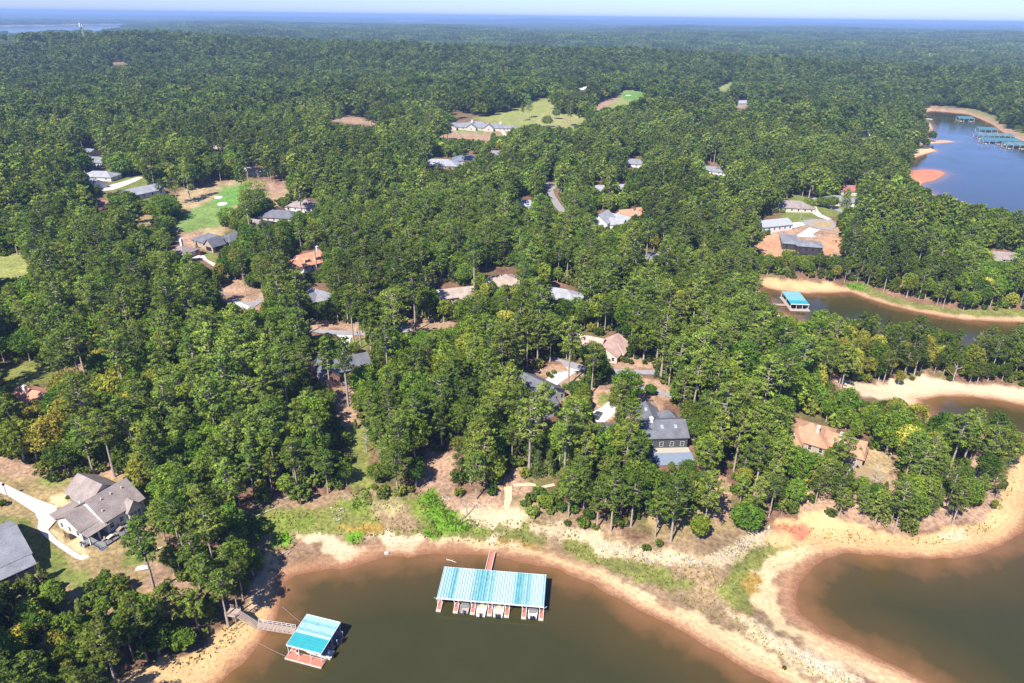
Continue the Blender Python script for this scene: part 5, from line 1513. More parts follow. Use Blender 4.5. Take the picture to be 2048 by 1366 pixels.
def trunk_mb(kind, g, h, limbs, seg=7, lean=0.0):
    mb = MB()
    r0_ = {'pine': .30, 'cedar': .16, 'bush': .06}.get(kind, .30) * (h / 20 if kind == 'pine' else 1)
    top = .96 if kind in ('pine', 'cedar') else .55
    k = 6
    pts = [(g.normal() * .12 * i / k + lean * i / k, g.normal() * .12 * i / k, -.8 + (h * top + .8) * i / k) for i in range(k + 1)]
    pts[0] = (0, 0, -.8)
    mb.tube(pts, [r0_ * (1.15 - .95 * i / k) for i in range(k + 1)], seg)
    for s, e in limbs:
        m = (s + e) / 2 + np.array([0, 0, -.15])
        mb.tube([tuple(s), tuple(m), tuple(e)], [r0_ * .34, r0_ * .24, r0_ * .10], 4)
    return mb


def make_tree(kind, seed, h, rad, per, size, dense=1.0, shape=None, base0=None, tone=1.0):
    g = np.random.default_rng(seed)
    shape = shape or {'autumn': 'oak', 'bright': 'oak', 'hazel': 'oak', 'dark': 'dark'}.get(kind, kind)
    C_, Rr, limbs = crown_clumps(shape, g, h, rad, dense, base0)
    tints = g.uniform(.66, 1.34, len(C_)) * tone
    V, F, T = leaf_quads(C_, Rr, per, size, g, tints)
    return V, F, T, trunk_mb(shape, g, h, limbs)


def crown_mesh(name, kind, V, F, T):
    return np_mesh(name, V, F, [LEAF[kind]], {'tint': ('POINT', 'FLOAT_COLOR', T.astype(np.float32))})


def joined(name, kind, V, F, T, tmb, simple=False):
    """Crown and trunk in one mesh, for the woods beyond the single trees."""
    me = crown_mesh(name, kind, V, F, T)
    if tmb is None:
        return me
    bm = bmesh.new()
    bm.from_mesh(me)
    tm = tmb.mesh('trunk_tmp', [bark])
    n0 = len(bm.faces)
    bm.from_mesh(tm)
    bm.faces.ensure_lookup_table()
    for f in bm.faces[n0:]:
        f.material_index = 1
    bm.to_mesh(me)
    bm.free()
    bpy.data.meshes.remove(tm)
    me.materials.append(bark if kind in ('pine', 'cedar') else grey_bark)
    return me


SPEC = {  # kind: (height, crown radius)
    'pine': (20.5, 3.9), 'oak': (13.5, 4.4), 'cedar': (8.0, 2.1), 'autumn': (12, 3.9), 'bush': (2.6, 1.7)}
PROTO = {}
for kind, (h, rad) in SPEC.items():
    PROTO[kind] = []
    for v in range({'pine': 8, 'oak': 6, 'cedar': 3, 'autumn': 4, 'bush': 3}[kind]):
        g = np.random.default_rng(100 + v)
        hh, r_ = h * (1 + .12 * (v % 3 - 1)), rad * (.84 + .10 * (v % 4))
        V, F, T, tmb = make_tree(kind, 1000 + 37 * v + len(kind), hh, r_, {'pine': 30, 'oak': 30, 'cedar': 34, 'autumn': 28, 'bush': 30}[kind], {'pine': .27, 'oak': .29, 'cedar': .22, 'autumn': .29, 'bush': .20}[kind])
        PROTO[kind].append((crown_mesh('crown', kind, V, F, T), tmb.mesh('trunk', bark if kind in ('pine', 'cedar') else grey_bark), V, F, T, tmb, hh, r_))

# ------------------------------------------------------------------ where the woods open up in view
def Z(zf, q):
    return zf(q)


OPEN = [
    [(-180, 880), (0, 928), (75, 955), (150, 945), (215, 958), (290, 990), (292, 1040), (262, 1060), (270, 1100), (305, 1060), (318, 1085), (300, 1120), (330, 1150), (400, 1190), (395, 1215), (330, 1205), (300, 1180), (255, 1170), (225, 1138), (200, 1135), (175, 1150), (160, 1168), (128, 1168), (112, 1128), (60, 1120), (0, 1142), (-180, 1180)],
    [(540, 1092), (530, 1195), (500, 1225), (458, 1243), (470, 1215), (455, 1225), (465, 1250), (425, 1290), (330, 1322), (200, 1372), (600, 1372), (700, 1140), (560, 1080)],
    [(475, 1035), (500, 1005), (560, 1012), (640, 1005), (690, 988), (705, 960), (722, 960), (722, 1000), (800, 1004), (832, 988), (850, 945), (880, 955), (895, 1000), (990, 1000), (1005, 975), (1010, 955), (1045, 955), (1030, 1020), (1060, 1032), (1110, 1032), (1140, 1062), (1180, 1085), (1260, 1082), (1285, 1070),
     (1300, 1088), (1400, 1102), (1440, 1088), (1475, 1055), (1512, 1052), (1545, 1037), (1600, 1042), (1620, 1022), (1690, 1052), (1760, 1077), (1850, 1067), (1900, 1062), (1960, 1047), (1997, 1012), (2012, 980), (2037, 930), (2060, 915), (2060, 1380), (500, 1380), (520, 1110)],
    [(1420, 968), (1443, 960), (1463, 1000), (1470, 1035), (1510, 1048), (1440, 1088), (1400, 1100), (1350, 1090), (1300, 1088), (1285, 1062), (1300, 1040), (1345, 1042), (1385, 1040), (1425, 1050), (1432, 1010)],
    [(660, 785), (702, 778), (706, 840), (680, 838)], [(700, 855), (732, 862), (735, 950), (705, 950)], [(850, 905), (905, 905), (905, 960), (870, 950)],
    [(617, 712), (652, 715), (655, 748), (625, 748)], [(700, 705), (742, 722), (728, 732), (700, 722)], Z(z7, [(640, 287), (850, 293), (795, 380), (770, 480), (690, 480), (640, 450)]),
    Z(z7, [(290, 160), (420, 140), (640, 170), (935, 200), (940, 295), (640, 290), (430, 262), (320, 235)]), Z(z7, [(1370, 165), (1480, 145), (1480, 240), (1400, 265)]),
    [(800, 648), (905, 644), (905, 652), (800, 655)],
    Z(z5, [(95, 590), (150, 485), (350, 575), (340, 640), (180, 700)]), Z(z5, [(240, 480), (500, 410), (650, 460), (600, 500), (440, 560), (330, 560)]), Z(z5, [(330, 320), (470, 350), (700, 420), (690, 455), (560, 440), (350, 360)]),
    Z(z5, [(200, 790), (300, 790), (440, 840), (430, 950), (330, 960), (190, 930)]), Z(z5, [(770, 640), (890, 650), (900, 760), (950, 850), (860, 930), (750, 940), (760, 760)]),
    Z(z5, [(1190, 785), (1420, 780), (1560, 890), (1610, 1050), (1620, 1260), (1380, 1300), (1290, 1240), (1340, 1080), (1270, 940)]),
    Z(z5, [(960, 400), (1280, 430), (1320, 500), (1150, 500), (960, 480)]), Z(z5, [(1110, 500), (1250, 510), (1370, 600), (1395, 660), (1390, 770), (1220, 770), (1190, 640)]),
    Z(z5, [(560, 100), (840, 160), (935, 105), (1040, 210), (1000, 330), (860, 330), (840, 230), (740, 190), (600, 170)]), Z(z5, [(960, 340), (1120, 390), (1320, 420), (1300, 440), (960, 430)]),
    Z(zf := (lambda q: [(1560 + x / 6.83, 800 + y / 6.83) for x, y in q]), [(200, 300), (260, 245), (490, 215), (720, 385), (960, 460), (850, 490), (700, 520), (480, 640), (360, 740), (340, 600), (220, 580)]),
    Z(zf, [(1060, 480), (1240, 545), (1190, 690), (1120, 600)]), Z(zf, [(1000, 740), (1180, 690), (1500, 760), (1590, 820), (1480, 930), (1330, 880), (1220, 900), (1020, 830)]),
    [(1515, 556), (1530, 550), (1600, 560), (1680, 568), (1740, 578), (1830, 607), (1910, 624), (2060, 622), (2060, 652), (2020, 657), (1985, 655), (1930, 640), (1905, 632), (1830, 618), (1770, 604), (1700, 610), (1692, 640), (1680, 625), (1665, 612), (1640, 618), (1620, 627), (1580, 620), (1550, 602), (1530, 580)],
    [(1660, 757), (1690, 762), (1800, 777), (1850, 754), (1900, 767), (2060, 777), (2060, 815), (2000, 810), (1960, 806), (1900, 802), (1870, 800), (1830, 798), (1760, 800), (1700, 780)],
    Z(z8, [(340, 510), (640, 540), (790, 600), (775, 720), (640, 720), (420, 640)]), Z(z8, [(140, 640), (330, 535), (370, 560), (420, 680), (340, 750), (250, 690)]), Z(z8, [(420, 470), (600, 400), (900, 385), (930, 430), (1000, 560), (960, 690), (780, 700), (780, 600), (560, 540)]),
    Z(z8, [(180, 370), (420, 325), (460, 430), (240, 440)]), Z(z8, [(400, 200), (500, 165), (640, 180), (650, 260), (600, 300), (450, 270)]), Z(z8, [(450, 300), (700, 260), (660, 150), (760, 170), (1010, 290), (930, 400), (640, 400), (450, 400)]),
    Z(z8, [(910, 160), (1000, 130), (1180, 160), (1150, 220), (1080, 250), (930, 230)]), Z(z8, [(1030, 60), (1160, 30), (1160, 120), (1040, 140)]),
    [(1864, 212), (1900, 214), (1935, 217), (1990, 234), (2010, 258), (2060, 268), (2060, 428), (1990, 408), (1920, 396), (1870, 386), (1845, 366), (1816, 352), (1815, 338), (1838, 333), (1836, 312), (1838, 296), (1862, 300), (1866, 286), (1880, 275), (1890, 256), (1862, 242), (1850, 232)],
    Z(zc, [(590, 360), (850, 280), (1000, 205), (1120, 190), (1130, 280), (1170, 350), (1380, 340), (1410, 390), (1300, 430), (1130, 440), (980, 400), (800, 440), (740, 400)]),
    Z(zc, [(310, 385), (560, 350), (760, 410), (780, 440), (700, 510), (600, 460), (310, 460)]), Z(zc, [(120, 520), (310, 465), (600, 490), (590, 550), (400, 530)]),
    Z(zc, [(220, 290), (330, 330), (530, 360), (450, 390), (240, 320)]), Z(zc, [(1450, 270), (1540, 230), (1700, 180), (1710, 130), (1910, 145), (1920, 175), (1800, 205), (1640, 250), (1500, 300)]), Z(zc, [(1320, 110), (1430, 82), (1430, 110), (1380, 140)]),
    Z(zb, [(1090, 620), (1230, 590), (1500, 500), (1700, 450), (1990, 440), (1990, 510), (1800, 540), (1760, 700), (1700, 760), (1560, 800), (1560, 930), (1330, 1010), (1130, 1050), (1110, 900), (1260, 800), (1190, 700)]),
    Z(za, [(325, 590), (560, 480), (720, 560), (680, 650), (560, 690), (330, 640)]), Z(za, [(80, 670), (110, 600), (300, 690), (520, 780), (500, 880), (400, 830), (290, 790), (150, 740)]), Z(za, [(150, 590), (310, 590), (290, 680), (180, 650)]),
    Z(za, [(1010, 370), (1120, 285), (1320, 300), (1300, 360), (1090, 390)]), Z(za, [(1270, 240), (1400, 165), (1510, 190), (1480, 280), (1290, 270)]), Z(za, [(840, 430), (920, 390), (1060, 400), (1060, 440)]),
    Z(zb, [(175, 120), (250, 120), (380, 190), (390, 290), (250, 300), (250, 180)]), Z(zb, [(150, 400), (270, 345), (430, 350), (430, 440), (360, 490), (270, 480)]), Z(zb, [(430, 440), (740, 420), (810, 430), (850, 560), (870, 640), (740, 620), (680, 510), (440, 560), (380, 560)]),
    Z(zb, [(180, 620), (300, 640), (420, 610), (450, 720), (380, 745), (320, 700)]), Z(zb, [(690, 800), (880, 820), (860, 890), (700, 900)]), Z(zb, [(870, 540), (1100, 520), (1230, 560), (1230, 600), (1010, 580)]),
    Z(za, [(1240, 790), (1340, 750), (1560, 705), (1620, 810), (1480, 880), (1400, 960), (1330, 960), (1290, 890)]), Z(za, [(550, 1090), (760, 1010), (800, 1110), (980, 1110), (985, 1300), (900, 1330), (740, 1270), (560, 1190)]), Z(za, [(1430, 1090), (1480, 1045), (1560, 1090), (1660, 1110), (1630, 1180), (1540, 1170), (1450, 1110)]),
    [(966, 545), (1000, 533), (1036, 546), (1034, 566), (985, 568)], [(864, 570), (912, 570), (946, 580), (930, 600), (892, 586)], [(1090, 572), (1120, 566), (1156, 575), (1156, 590), (1110, 594)], [(1278, 505), (1290, 496), (1325, 512), (1300, 516)],
    [(1980, 497), (2030, 505), (2025, 514), (1990, 511)], [(1190, 420), (1210, 420), (1212, 440), (1240, 428), (1254, 436), (1210, 448), (1192, 452)], [(1253, 418), (1285, 413), (1283, 428), (1255, 430)], [(1030, 395), (1065, 393), (1068, 410), (1050, 411)],
    [(1190, 365), (1212, 362), (1205, 378), (1190, 385)], [(1236, 363), (1250, 362), (1256, 375), (1240, 374)], [(1252, 318), (1285, 313), (1285, 328), (1262, 336), (1252, 334)], [(1408, 327), (1430, 327), (1455, 340), (1452, 348), (1415, 342)],
    [(1088, 362), (1112, 364), (1115, 390), (1136, 424), (1126, 432), (1106, 410), (1092, 388)], [(850, 320), (880, 313), (908, 322), (905, 334), (855, 334)], [(915, 312), (935, 305), (952, 312), (950, 323), (920, 327)], [(982, 302), (1002, 300), (1000, 308), (986, 308)],
    [(57, 770), (85, 772), (75, 795), (60, 793)], [(0, 735), (60, 730), (110, 745), (160, 725), (180, 730), (150, 755), (115, 762), (60, 755), (0, 762)], [(-40, 510), (42, 515), (60, 545), (0, 557), (-40, 557)],
    [(1428, 176), (1462, 163), (1466, 170), (1446, 182)], [(1472, 204), (1495, 198), (1497, 212), (1472, 216)], [(642, 240), (690, 233), (755, 240), (755, 250), (690, 245)], [(215, 127), (250, 122), (255, 128), (220, 131)],
    [(418, 291), (448, 290), (448, 297), (420, 297)], [(500, 333), (524, 334), (522, 343), (502, 343)], [(1722, 260), (1742, 259), (1742, 268), (1724, 268)], [(1384, 238), (1400, 237), (1400, 246), (1386, 246)],
    [(5, 50), (250, 47), (252, 54), (213, 58), (190, 64), (170, 58), (160, 58), (130, 62), (100, 58), (85, 64), (10, 62)], [(-20, 78), (38, 77), (20, 84), (-20, 87)], [(800, 41), (852, 41), (852, 44), (800, 44)],
    [(500, 362), (578, 366), (575, 385), (545, 398), (520, 375)], [(470, 408), (478, 372), (430, 385), (430, 415), (452, 432)],
    [(1010, 955), (1115, 962), (1112, 978), (1010, 985)],
]


_mx, _my = np.meshgrid(np.arange(-400, 2500, 2.0), np.arange(0, 1500, 2.0))
_mask = np.zeros(_mx.shape, bool)
for _q in OPEN:
    _mask |= in_poly(_q, _mx, _my)
_beach = [i for i, q in enumerate(OPEN) if i in (1, 2) or (1515, 556) in q or (1660, 757) in q or (1864, 212) in q]
_mask2 = np.zeros(_mx.shape, bool)
for _i, _q in enumerate(OPEN):
    if _i not in _beach:
        _mask2 |= in_poly(_q, _mx, _my)
SATS = np.zeros((_mask.shape[0] + 1, _mask.shape[1] + 1), np.float64)
SATS[1:, 1:] = _mask2.cumsum(0).cumsum(1)
SAT = np.zeros((_mask.shape[0] + 1, _mask.shape[1] + 1), np.float64)
SAT[1:, 1:] = _mask.cumsum(0).cumsum(1)


def share_open(x0, x1, y0, y1, SAT=SAT):
    """Share of a box on the photo that is open ground, water or roof."""
    a, c = np.clip(((x0 + 400) / 2).astype(int), 0, SAT.shape[1] - 2), np.clip(((x1 + 400) / 2).astype(int) + 1, 1, SAT.shape[1] - 1)
    d, e = np.clip((y0 / 2).astype(int), 0, SAT.shape[0] - 2), np.clip((y1 / 2).astype(int) + 1, 1, SAT.shape[0] - 1)
    return (SAT[e, c] - SAT[d, c] - SAT[e, a] + SAT[d, a]) / np.maximum((c - a) * (e - d), 1)


def opened(x, y, z, h, rad, kind='pine'):
    """Whether a tree would stand in, or its crown hang before, one of the openings."""
    low = {'pine': .50, 'oak': .26, 'autumn': .26}.get(kind, .08)
    bx, by, _ = pix(np.stack([x, y, z], 1))
    ex, ey, _ = pix(np.stack([x, y, z + h], 1))
    mx, my, _ = pix(np.stack([x, y, z + h * low], 1))
    rp, _, _ = pix(np.stack([x + rad, y, z + h * .7], 1))
    qx, _, _ = pix(np.stack([x, y, z + h * .7], 1))
    hw = np.abs(rp - qx)
    y0, y1 = np.minimum(ey, my) - .2 * hw, np.maximum(ey, my) + .3 * hw
    bad = np.zeros(len(x), bool)
    for f0, f1, wx in ((0, .3, .62), (.3, .8, .9), (.8, 1.0, .7)):
        bad |= share_open(qx - hw * wx, qx + hw * wx, y0 + (y1 - y0) * f0, y0 + (y1 - y0) * f1) > .10
    bad |= share_open(bx - 3, bx + 3, by - 3, by + 3) > .3
    reach = h * .72 / math.tan(R(SUN_EL))          # where its shade would fall
    sx, sy, _ = pix(np.stack([x - math.sin(R(SUN_AZ)) * reach, y - math.cos(R(SUN_AZ)) * reach, z + .3], 1))
    w = np.maximum(hw * .6, 2)
    bad |= (share_open(sx - w, sx + w, sy - w * .5, sy + w * .5, SATS) > .4) & (vnoise(x, y, 3.3, 91) < .80) & (h > 5)
    return bad


def on_foot(x, y):
    bad = np.zeros(len(x), bool)
    for fx, fy, rt, x0, x1, y0, y1 in FOOT:
        c, s = math.cos(R(rt)), math.sin(R(rt))
        lx, ly = (x - fx) * c + (y - fy) * s, -(x - fx) * s + (y - fy) * c
        bad |= (lx > x0) & (lx < x1) & (ly > y0) & (ly < y1)
    return bad


# ------------------------------------------------------------------ the woods: every stem's place
def scatter(r0_, r1_, step):
    xs, ys = np.meshgrid(np.arange(-r1_, r1_, step), np.arange(40, r1_, step))
    xs, ys = xs.ravel(), ys.ravel()
    xs, ys = xs + rng.uniform(-.42, .42, len(xs)) * step, ys + rng.uniform(-.42, .42, len(ys)) * step
    r = np.hypot(xs, ys)
    lim = np.where(ys < 260, 1.25 * ys + 70, 0.86 * ys + 45)
    k = (r > r0_) & (r < r1_) & (np.abs(xs) < lim)
    return xs[k], ys[k]


ZONES = [  # photo spot, reach, shares of pine, oak, cedar, autumn
    ((160, 800), 150, (.10, .25, .02, .63)), ((230, 730), 90, (.12, .22, 0, .66)), ((60, 880), 120, (.2, .33, .05, .42)), ((1780, 690), 150, (.26, .30, .03, .41)), ((1880, 660), 90, (.2, .25, .05, .5)),
    ((1960, 960), 130, (.35, .25, .38, .02)), ((1750, 1000), 110, (.52, .14, .32, .02)), ((1900, 560), 140, (.50, .34, .08, .08)), ((1580, 560), 80, (.55, .2, .2, .05)), ((330, 1300), 150, (.45, .30, .15, .10)), ((80, 1250), 140, (.40, .38, .02, .20)),
    ((60, 380), 90, (.35, .40, 0, .25)), ((620, 920), 150, (.62, .26, .08, .04)), ((1240, 620), 260, (.55, .36, .03, .06)), ((1900, 870), 90, (.4, .3, .22, .08)),
]
KINDS = ['pine', 'oak', 'cedar', 'autumn']
bands = [scatter(60, 420, 4.9), scatter(420, 800, 5.5), scatter(800, 1500, 6.6), scatter(1500, 2600, 8.6)]
TX = np.concatenate([q[0] for q in bands])
TY = np.concatenate([q[1] for q in bands])
TB = np.concatenate([np.full(len(q[0]), i) for i, q in enumerate(bands)])
TS = shore(TX, TY)
k = TS > 5 + 4 * rng.random(len(TX))
TX, TY, TB, TS = TX[k], TY[k], TB[k], TS[k]
TZ = height(TX, TY, TS)
tpx, tpy, _ = pix(np.stack([TX, TY, TZ + 8], 1))
share = np.tile(np.array([.58, .38, .015, .025]), (len(TX), 1))
stand = vnoise(TX, TY, 60, 50)
share[:, 0] += (stand - .5) * .5
share[:, 1] -= (stand - .5) * .5
for (zx, zy), rad, sh in ZONES:
    d = np.hypot(tpx - zx, (tpy - zy) * 1.3) / rad
    w = np.clip(1.25 - d, 0, 1)[:, None]
    share = share * (1 - w) + np.array(sh) * w
share = np.clip(share, 0, None)
share /= share.sum(1, keepdims=True)
cum = share.cumsum(1)
u = rng.random(len(TX))[:, None]
TK = np.minimum((u > cum).sum(1), 3)
H0, R0 = np.array([SPEC[q][0] for q in KINDS]), np.array([SPEC[q][1] for q in KINDS])
TSC = rng.uniform(.62, 1.22, len(TX)) * np.array([1, 1, 1.1, 1.3])[TB] ** np.where(TB > 1, .7, 0)
edge = sstep(9, 40, TS)
TSC *= .70 + .30 * edge
bad = np.zeros(len(TX), bool)
for i, q in enumerate(KINDS):
    m = TK == i
    bad[m] = opened(TX[m], TY[m], TZ[m], H0[i] * TSC[m], R0[i] * TSC[m], q)
# a tree too tall for its place may give way to a low one
foot = on_foot(TX, TY)
for f_ in (.62, .55, .5):
    again = np.where(bad & ~foot & (TB < 2))[0]
    nk = np.where(rng.random(len(again)) < .25, 2, np.where(TK[again] == 3, 3, 1))
    TSC[again] *= f_
    TK[again] = nk
    bad[again] = True
    for i, q in enumerate(KINDS):
        w = again[nk == i]
        sc_i = np.clip(TSC[w], .22, 1.2) * (1.5 if i == 2 else 1.0)
        TSC[w] = sc_i
        bad[w] = opened(TX[w], TY[w], TZ[w], H0[i] * sc_i, R0[i] * sc_i, q)
ok = ~(bad | foot)
TX, TY, TZ, TB, TK, TSC, TS = (q[ok] for q in (TX, TY, TZ, TB, TK, TSC, TS))
TROT = rng.uniform(0, 2 * math.pi, len(TX))
TV = np.array([rng.integers(len(PROTO[KINDS[i]])) for i in TK])
tpx, tpy, tdep = pix(np.stack([TX, TY, TZ + H0[TK] * TSC * .7], 1))
inview = (tpx > 5) & (tpx < 2043) & (tpy > 5) & (tpy < 1360)

# single trees in the photo that stand apart or stand out: kind, base pixel, height, label
SPECIAL = [
    ('dark', 1130, 706, 9.0, 5.2, 'big round dark green tree, left of the pair before the pink roof'),
    ('dark', 1180, 722, 7.0, 4.4, 'smaller round dark green tree, right of the pair before the pink roof'),
    ('bright', 1252, 815, 14.0, 5.6, 'fresh bright green broad tree between the driveway and the grey lane'),
    ('pine', 310, 1182, 21.0, 3.4, 'lone slender pine on the lawn beside the white house deck'),
    ('pine', 1310, 1075, 15.0, 3.2, 'shorter pine of the two on the shore lawn'),
    ('pine', 1341, 1085, 22.0, 4.0, 'tall pine in front of the two on the shore lawn'),
    ('pine', 1408, 1056, 17.0, 4.0, 'open crowned pine standing alone on the shore lawn by the wood'),
    ('oak', 1396, 1078, 7.0, 2.2, 'small slim tree on the shore lawn beside the riprap'),
    ('autumn', 165, 895, 19.0, 6.4, 'tall yellow topped tree with pale trunk above the white house'),
    ('autumn', 150, 815, 13.0, 6.0, 'rounded golden tree below the red roofed house at the left'),
    ('hazel', 229, 470, 13.0, 8.0, 'big dull grey leafed round tree below the red roofed house row'),
    ('oak', 510, 430, 21.0, 9.0, 'great dense oak beside the golf green'),
    ('oak', 458, 455, 11.0, 5.5, 'thin crowned tree in front of the charcoal roof by the fairway'),
    ('pine', 380, 398, 24.0, 4.2, 'tall bare trunked pine at the left edge of the fairway'),
    ('oak', 330, 440, 15.0, 9.0, 'spreading oak at the near corner of the left fairway'),
    ('pine', 1058, 236, 20.0, 5.0, 'dark lone tree in the middle of the golf fairway'),
    ('pine', 1045, 242, 20.0, 2.6, 'thin bare pine beside the dark tree on the fairway'),
    ('oak', 1094, 254, 11.0, 6.0, 'round tree at the near edge of the far fairway'),
    ('pine', 1134, 252, 24.0, 3.4, 'left one of the thin pines on the far fairway'),
    ('pine', 1139, 254, 26.0, 3.6, 'right one of the thin pines on the far fairway'),
    ('oak', 1112, 238, 11.0, 4.5, 'small dark tree under the grove on the far fairway'),
    ('pine', 1122, 224, 25.0, 6.0, 'left edge pine of the grove across the far fairway'), ('pine', 1135, 225, 24.0, 6.0, 'second pine of the grove across the far fairway'), ('pine', 1148, 222, 25.0, 6.0, 'middle pine of the grove across the far fairway'),
    ('pine', 1160, 223, 24.0, 6.0, 'right edge pine of the grove across the far fairway'), ('pine', 1177, 232, 22.0, 5.5, 'lone dense pine right of the fairway grove'),
    ('oak', 1640, 396, 9.0, 4.5, 'bushy olive tree behind the brown hip roof by the cul de sac'),
    ('oak', 1616, 418, 7.0, 4.0, 'round shrub tree at the wall of the brown hip roofed house'), ('oak', 1643, 414, 6.5, 4.5, 'low round tree on the lawn inside the cul de sac driveway'), ('oak', 1662, 418, 8.0, 4.2, 'airy tree on the lawn right of the cul de sac driveway'),
    ('cedar', 1690, 414, 13.0, 4.0, 'dark conical cedar before the grey hip roofed house'),
    ('autumn', 982, 400, 13.0, 6.0, 'golden yellow tree alone among green pines in mid wood'), ('autumn', 992, 390, 12.0, 5.5, 'orange yellow tree behind the golden one in mid wood'),
    ('autumn', 1310, 418, 14.0, 6.5, 'yellow green tree right of the two orange roof planes'), ('autumn', 1245, 415, 10.0, 5.0, 'small golden tree above the two orange roof planes'),
    ('autumn', 936, 352, 10.0, 6.0, 'rusty orange tree below the blue grey hip roof'), ('hazel', 678, 340, 15.0, 8.0, 'reddish brown bare looking tree in the wood right of the fairway'),
    ('hazel', 1064, 380, 14.0, 6.0, 'thin grey brown tree left of the straight lane'),
    ('oak', 1192, 770, 13.0, 4.2, 'grey limbed leafy tree between white driveway and lane'),
    ('oak', 1300, 790, 3.6, 1.8, 'small pale sapling beside the lane above the slate roof'),
    ('pine', 697, 812, 25.0, 3.6, 'tall pine standing before the brick house deck'), ('pine', 664, 806, 24.0, 3.2, 'slim pine left of the brick house deck'),
    ('pine', 1058, 945, 25.0, 4.2, 'tall bare trunked pine left of the white balcony house'), ('pine', 1150, 950, 25.0, 4.6, 'tall pine right of the white balcony house'), ('pine', 1086, 905, 24, 3.6, 'slim pine in front of the white house balcony'),
    ('cedar', 1815, 1064, 8.5, 2.6, 'dense cedar standing alone on the sandy bank'), ('cedar', 1760, 1045, 10.5, 2.8, 'pointed cedar on the bank left of the lone cedar'), ('cedar', 1803, 1005, 5.0, 1.7, 'small cedar on bare ground above the lone cedar'),
    ('oak', 1492, 1052, 6.0, 4.2, 'low spreading grey green tree at the riprap corner'),
]
SPECIAL += [
    ('pine', 352, 1262, 13.0, 3.0, 'young pine on the bank left of the beach stairs'), ('pine', 398, 1262, 11.0, 2.6, 'slim young pine just above the beach stairs'), ('cedar', 424, 1236, 7.0, 2.2, 'cedar by the landing of the beach stairs'),
    ('oak', 318, 1306, 7.5, 3.2, 'low leafy tree at the lower edge of the left bank'), ('pine', 268, 1322, 12.0, 3.0, 'pine near the bottom edge on the left bank'), ('oak', 446, 1192, 9.0, 3.2, 'leafy tree above the beach stairs'),
    ('cedar', 484, 1176, 8.0, 2.4, 'dark cedar at the top of the left beach'), ('pine', 432, 1148, 20.0, 4.0, 'tall leaning pine left of the mud flat'), ('oak', 506, 1150, 7.0, 2.8, 'yellow green small tree beside the mud flat'), ('oak', 368, 1300, 5.5, 2.6, 'bushy tree on the sandy lower bank'),
    ('pine', 205, 1345, 11.0, 3.2, 'pine at the very bottom edge left of the beach'),
]
bush_px = [(1292, 1100, 1.8, 'round green bush on the riprap, left of the two pines'), (1318, 1092, 1.8, 'twin dark shrub between the two shore lawn pines'), (1135, 1050, 1.6, 'small round bush in the pale scrub above the beach'), (1066, 1033, 3.0, 'bright green shrub beside the sandy track'),
           (1096, 752, 1.5, 'left clipped round shrub beside the white driveway'), (1108, 748, 1.6, 'middle clipped round shrub beside the white driveway'), (1102, 756, 1.4, 'lowest clipped round shrub beside the white driveway'),
           (1238, 722, 2.6, 'rounded hedge shrub at the gable of the pink roofed house'), (1250, 725, 2.2, 'second hedge shrub at the gable of the pink roofed house'), (1262, 728, 1.9, 'last reddish hedge shrub of the pink roofed house'),
           (110, 962, 2.6, 'dark leafy shrub in the clay bed behind the lawn'), (135, 955, 2.0, 'middle shrub in the clay bed behind the lawn'), (160, 952, 2.8, 'bushy shrub in the clay bed next to the garage roof'), (178, 950, 2.4, 'last shrub of the clay bed behind the garage'),
           (136, 998, 1.0, 'low shrub at the garage front of the white house'), (7, 1010, 1.6, 'dark shrub by the lamp post'),
           (395, 487, 1.2, 'first round shrub along the stone house wall'), (403, 490, 1.2, 'second round shrub along the stone house wall'), (411, 493, 1.2, 'third round shrub along the stone house wall'), (419, 496, 1.2, 'last round shrub along the stone house wall'),
           (702, 704, 3.2, 'dark round bush beside the driveway of the brick house'), (650, 690, 4.0, 'light green leafy shrub on the lawn edge left of the driveway'), (800, 990, 3.0, 'dark round bush at the wood edge above the reeds'), (765, 995, 3.0, 'leafy bush at the wood edge left of the dark round bush'),
           (1062, 1002, 2.6, 'leafy shrub just right of the sandy track'), (1086, 1012, 3.2, 'broad shrub in the thicket below the pale footpath'), (1112, 1002, 3.4, 'tallest shrub in the thicket below the pale footpath'), (1124, 1022, 2.6, 'lowest shrub in the thicket below the pale footpath'),
           (1076, 990, 2.8, 'shrub under the pale footpath beside the sandy track'), (1132, 990, 3.2, 'shrub at the end of the pale footpath'), (1100, 1026, 2.2, 'small shrub at the foot of the thicket by the scrub'), (1048, 1012, 1.8, 'low shrub at the edge of the sandy track'),
           (490, 1060, 3.2, 'dark shrub in the grass left of the bright reeds'), (512, 1085, 3.0, 'shrub directly left of the bright reeds at the mud flat'), (530, 1062, 2.4, 'shrub above the bright reeds at the mud flat'), (478, 1100, 3.4, 'big shrub at the wood edge by the mud flat'), (505, 1118, 2.6, 'shrub on the sand edge below the bright reeds'),
           (1568, 1338, .8, 'low weed tuft on the sand spit')]


def plant(kind, crown, trunk, loc, rz, sc, label, group=None):
    nm = {'pine': 'pine_tree', 'oak': 'hardwood_tree', 'cedar': 'cedar_tree', 'autumn': 'autumn_tree', 'bush': 'shrub', 'dark': 'evergreen_tree', 'bright': 'hardwood_tree', 'hazel': 'hardwood_tree'}[kind]
    t = thing(nm, loc, rz, label, 'shrub' if kind == 'bush' else 'tree', group)
    t.scale = sc
    link('trunk', trunk, t)
    link('crown', crown, t)
    return t


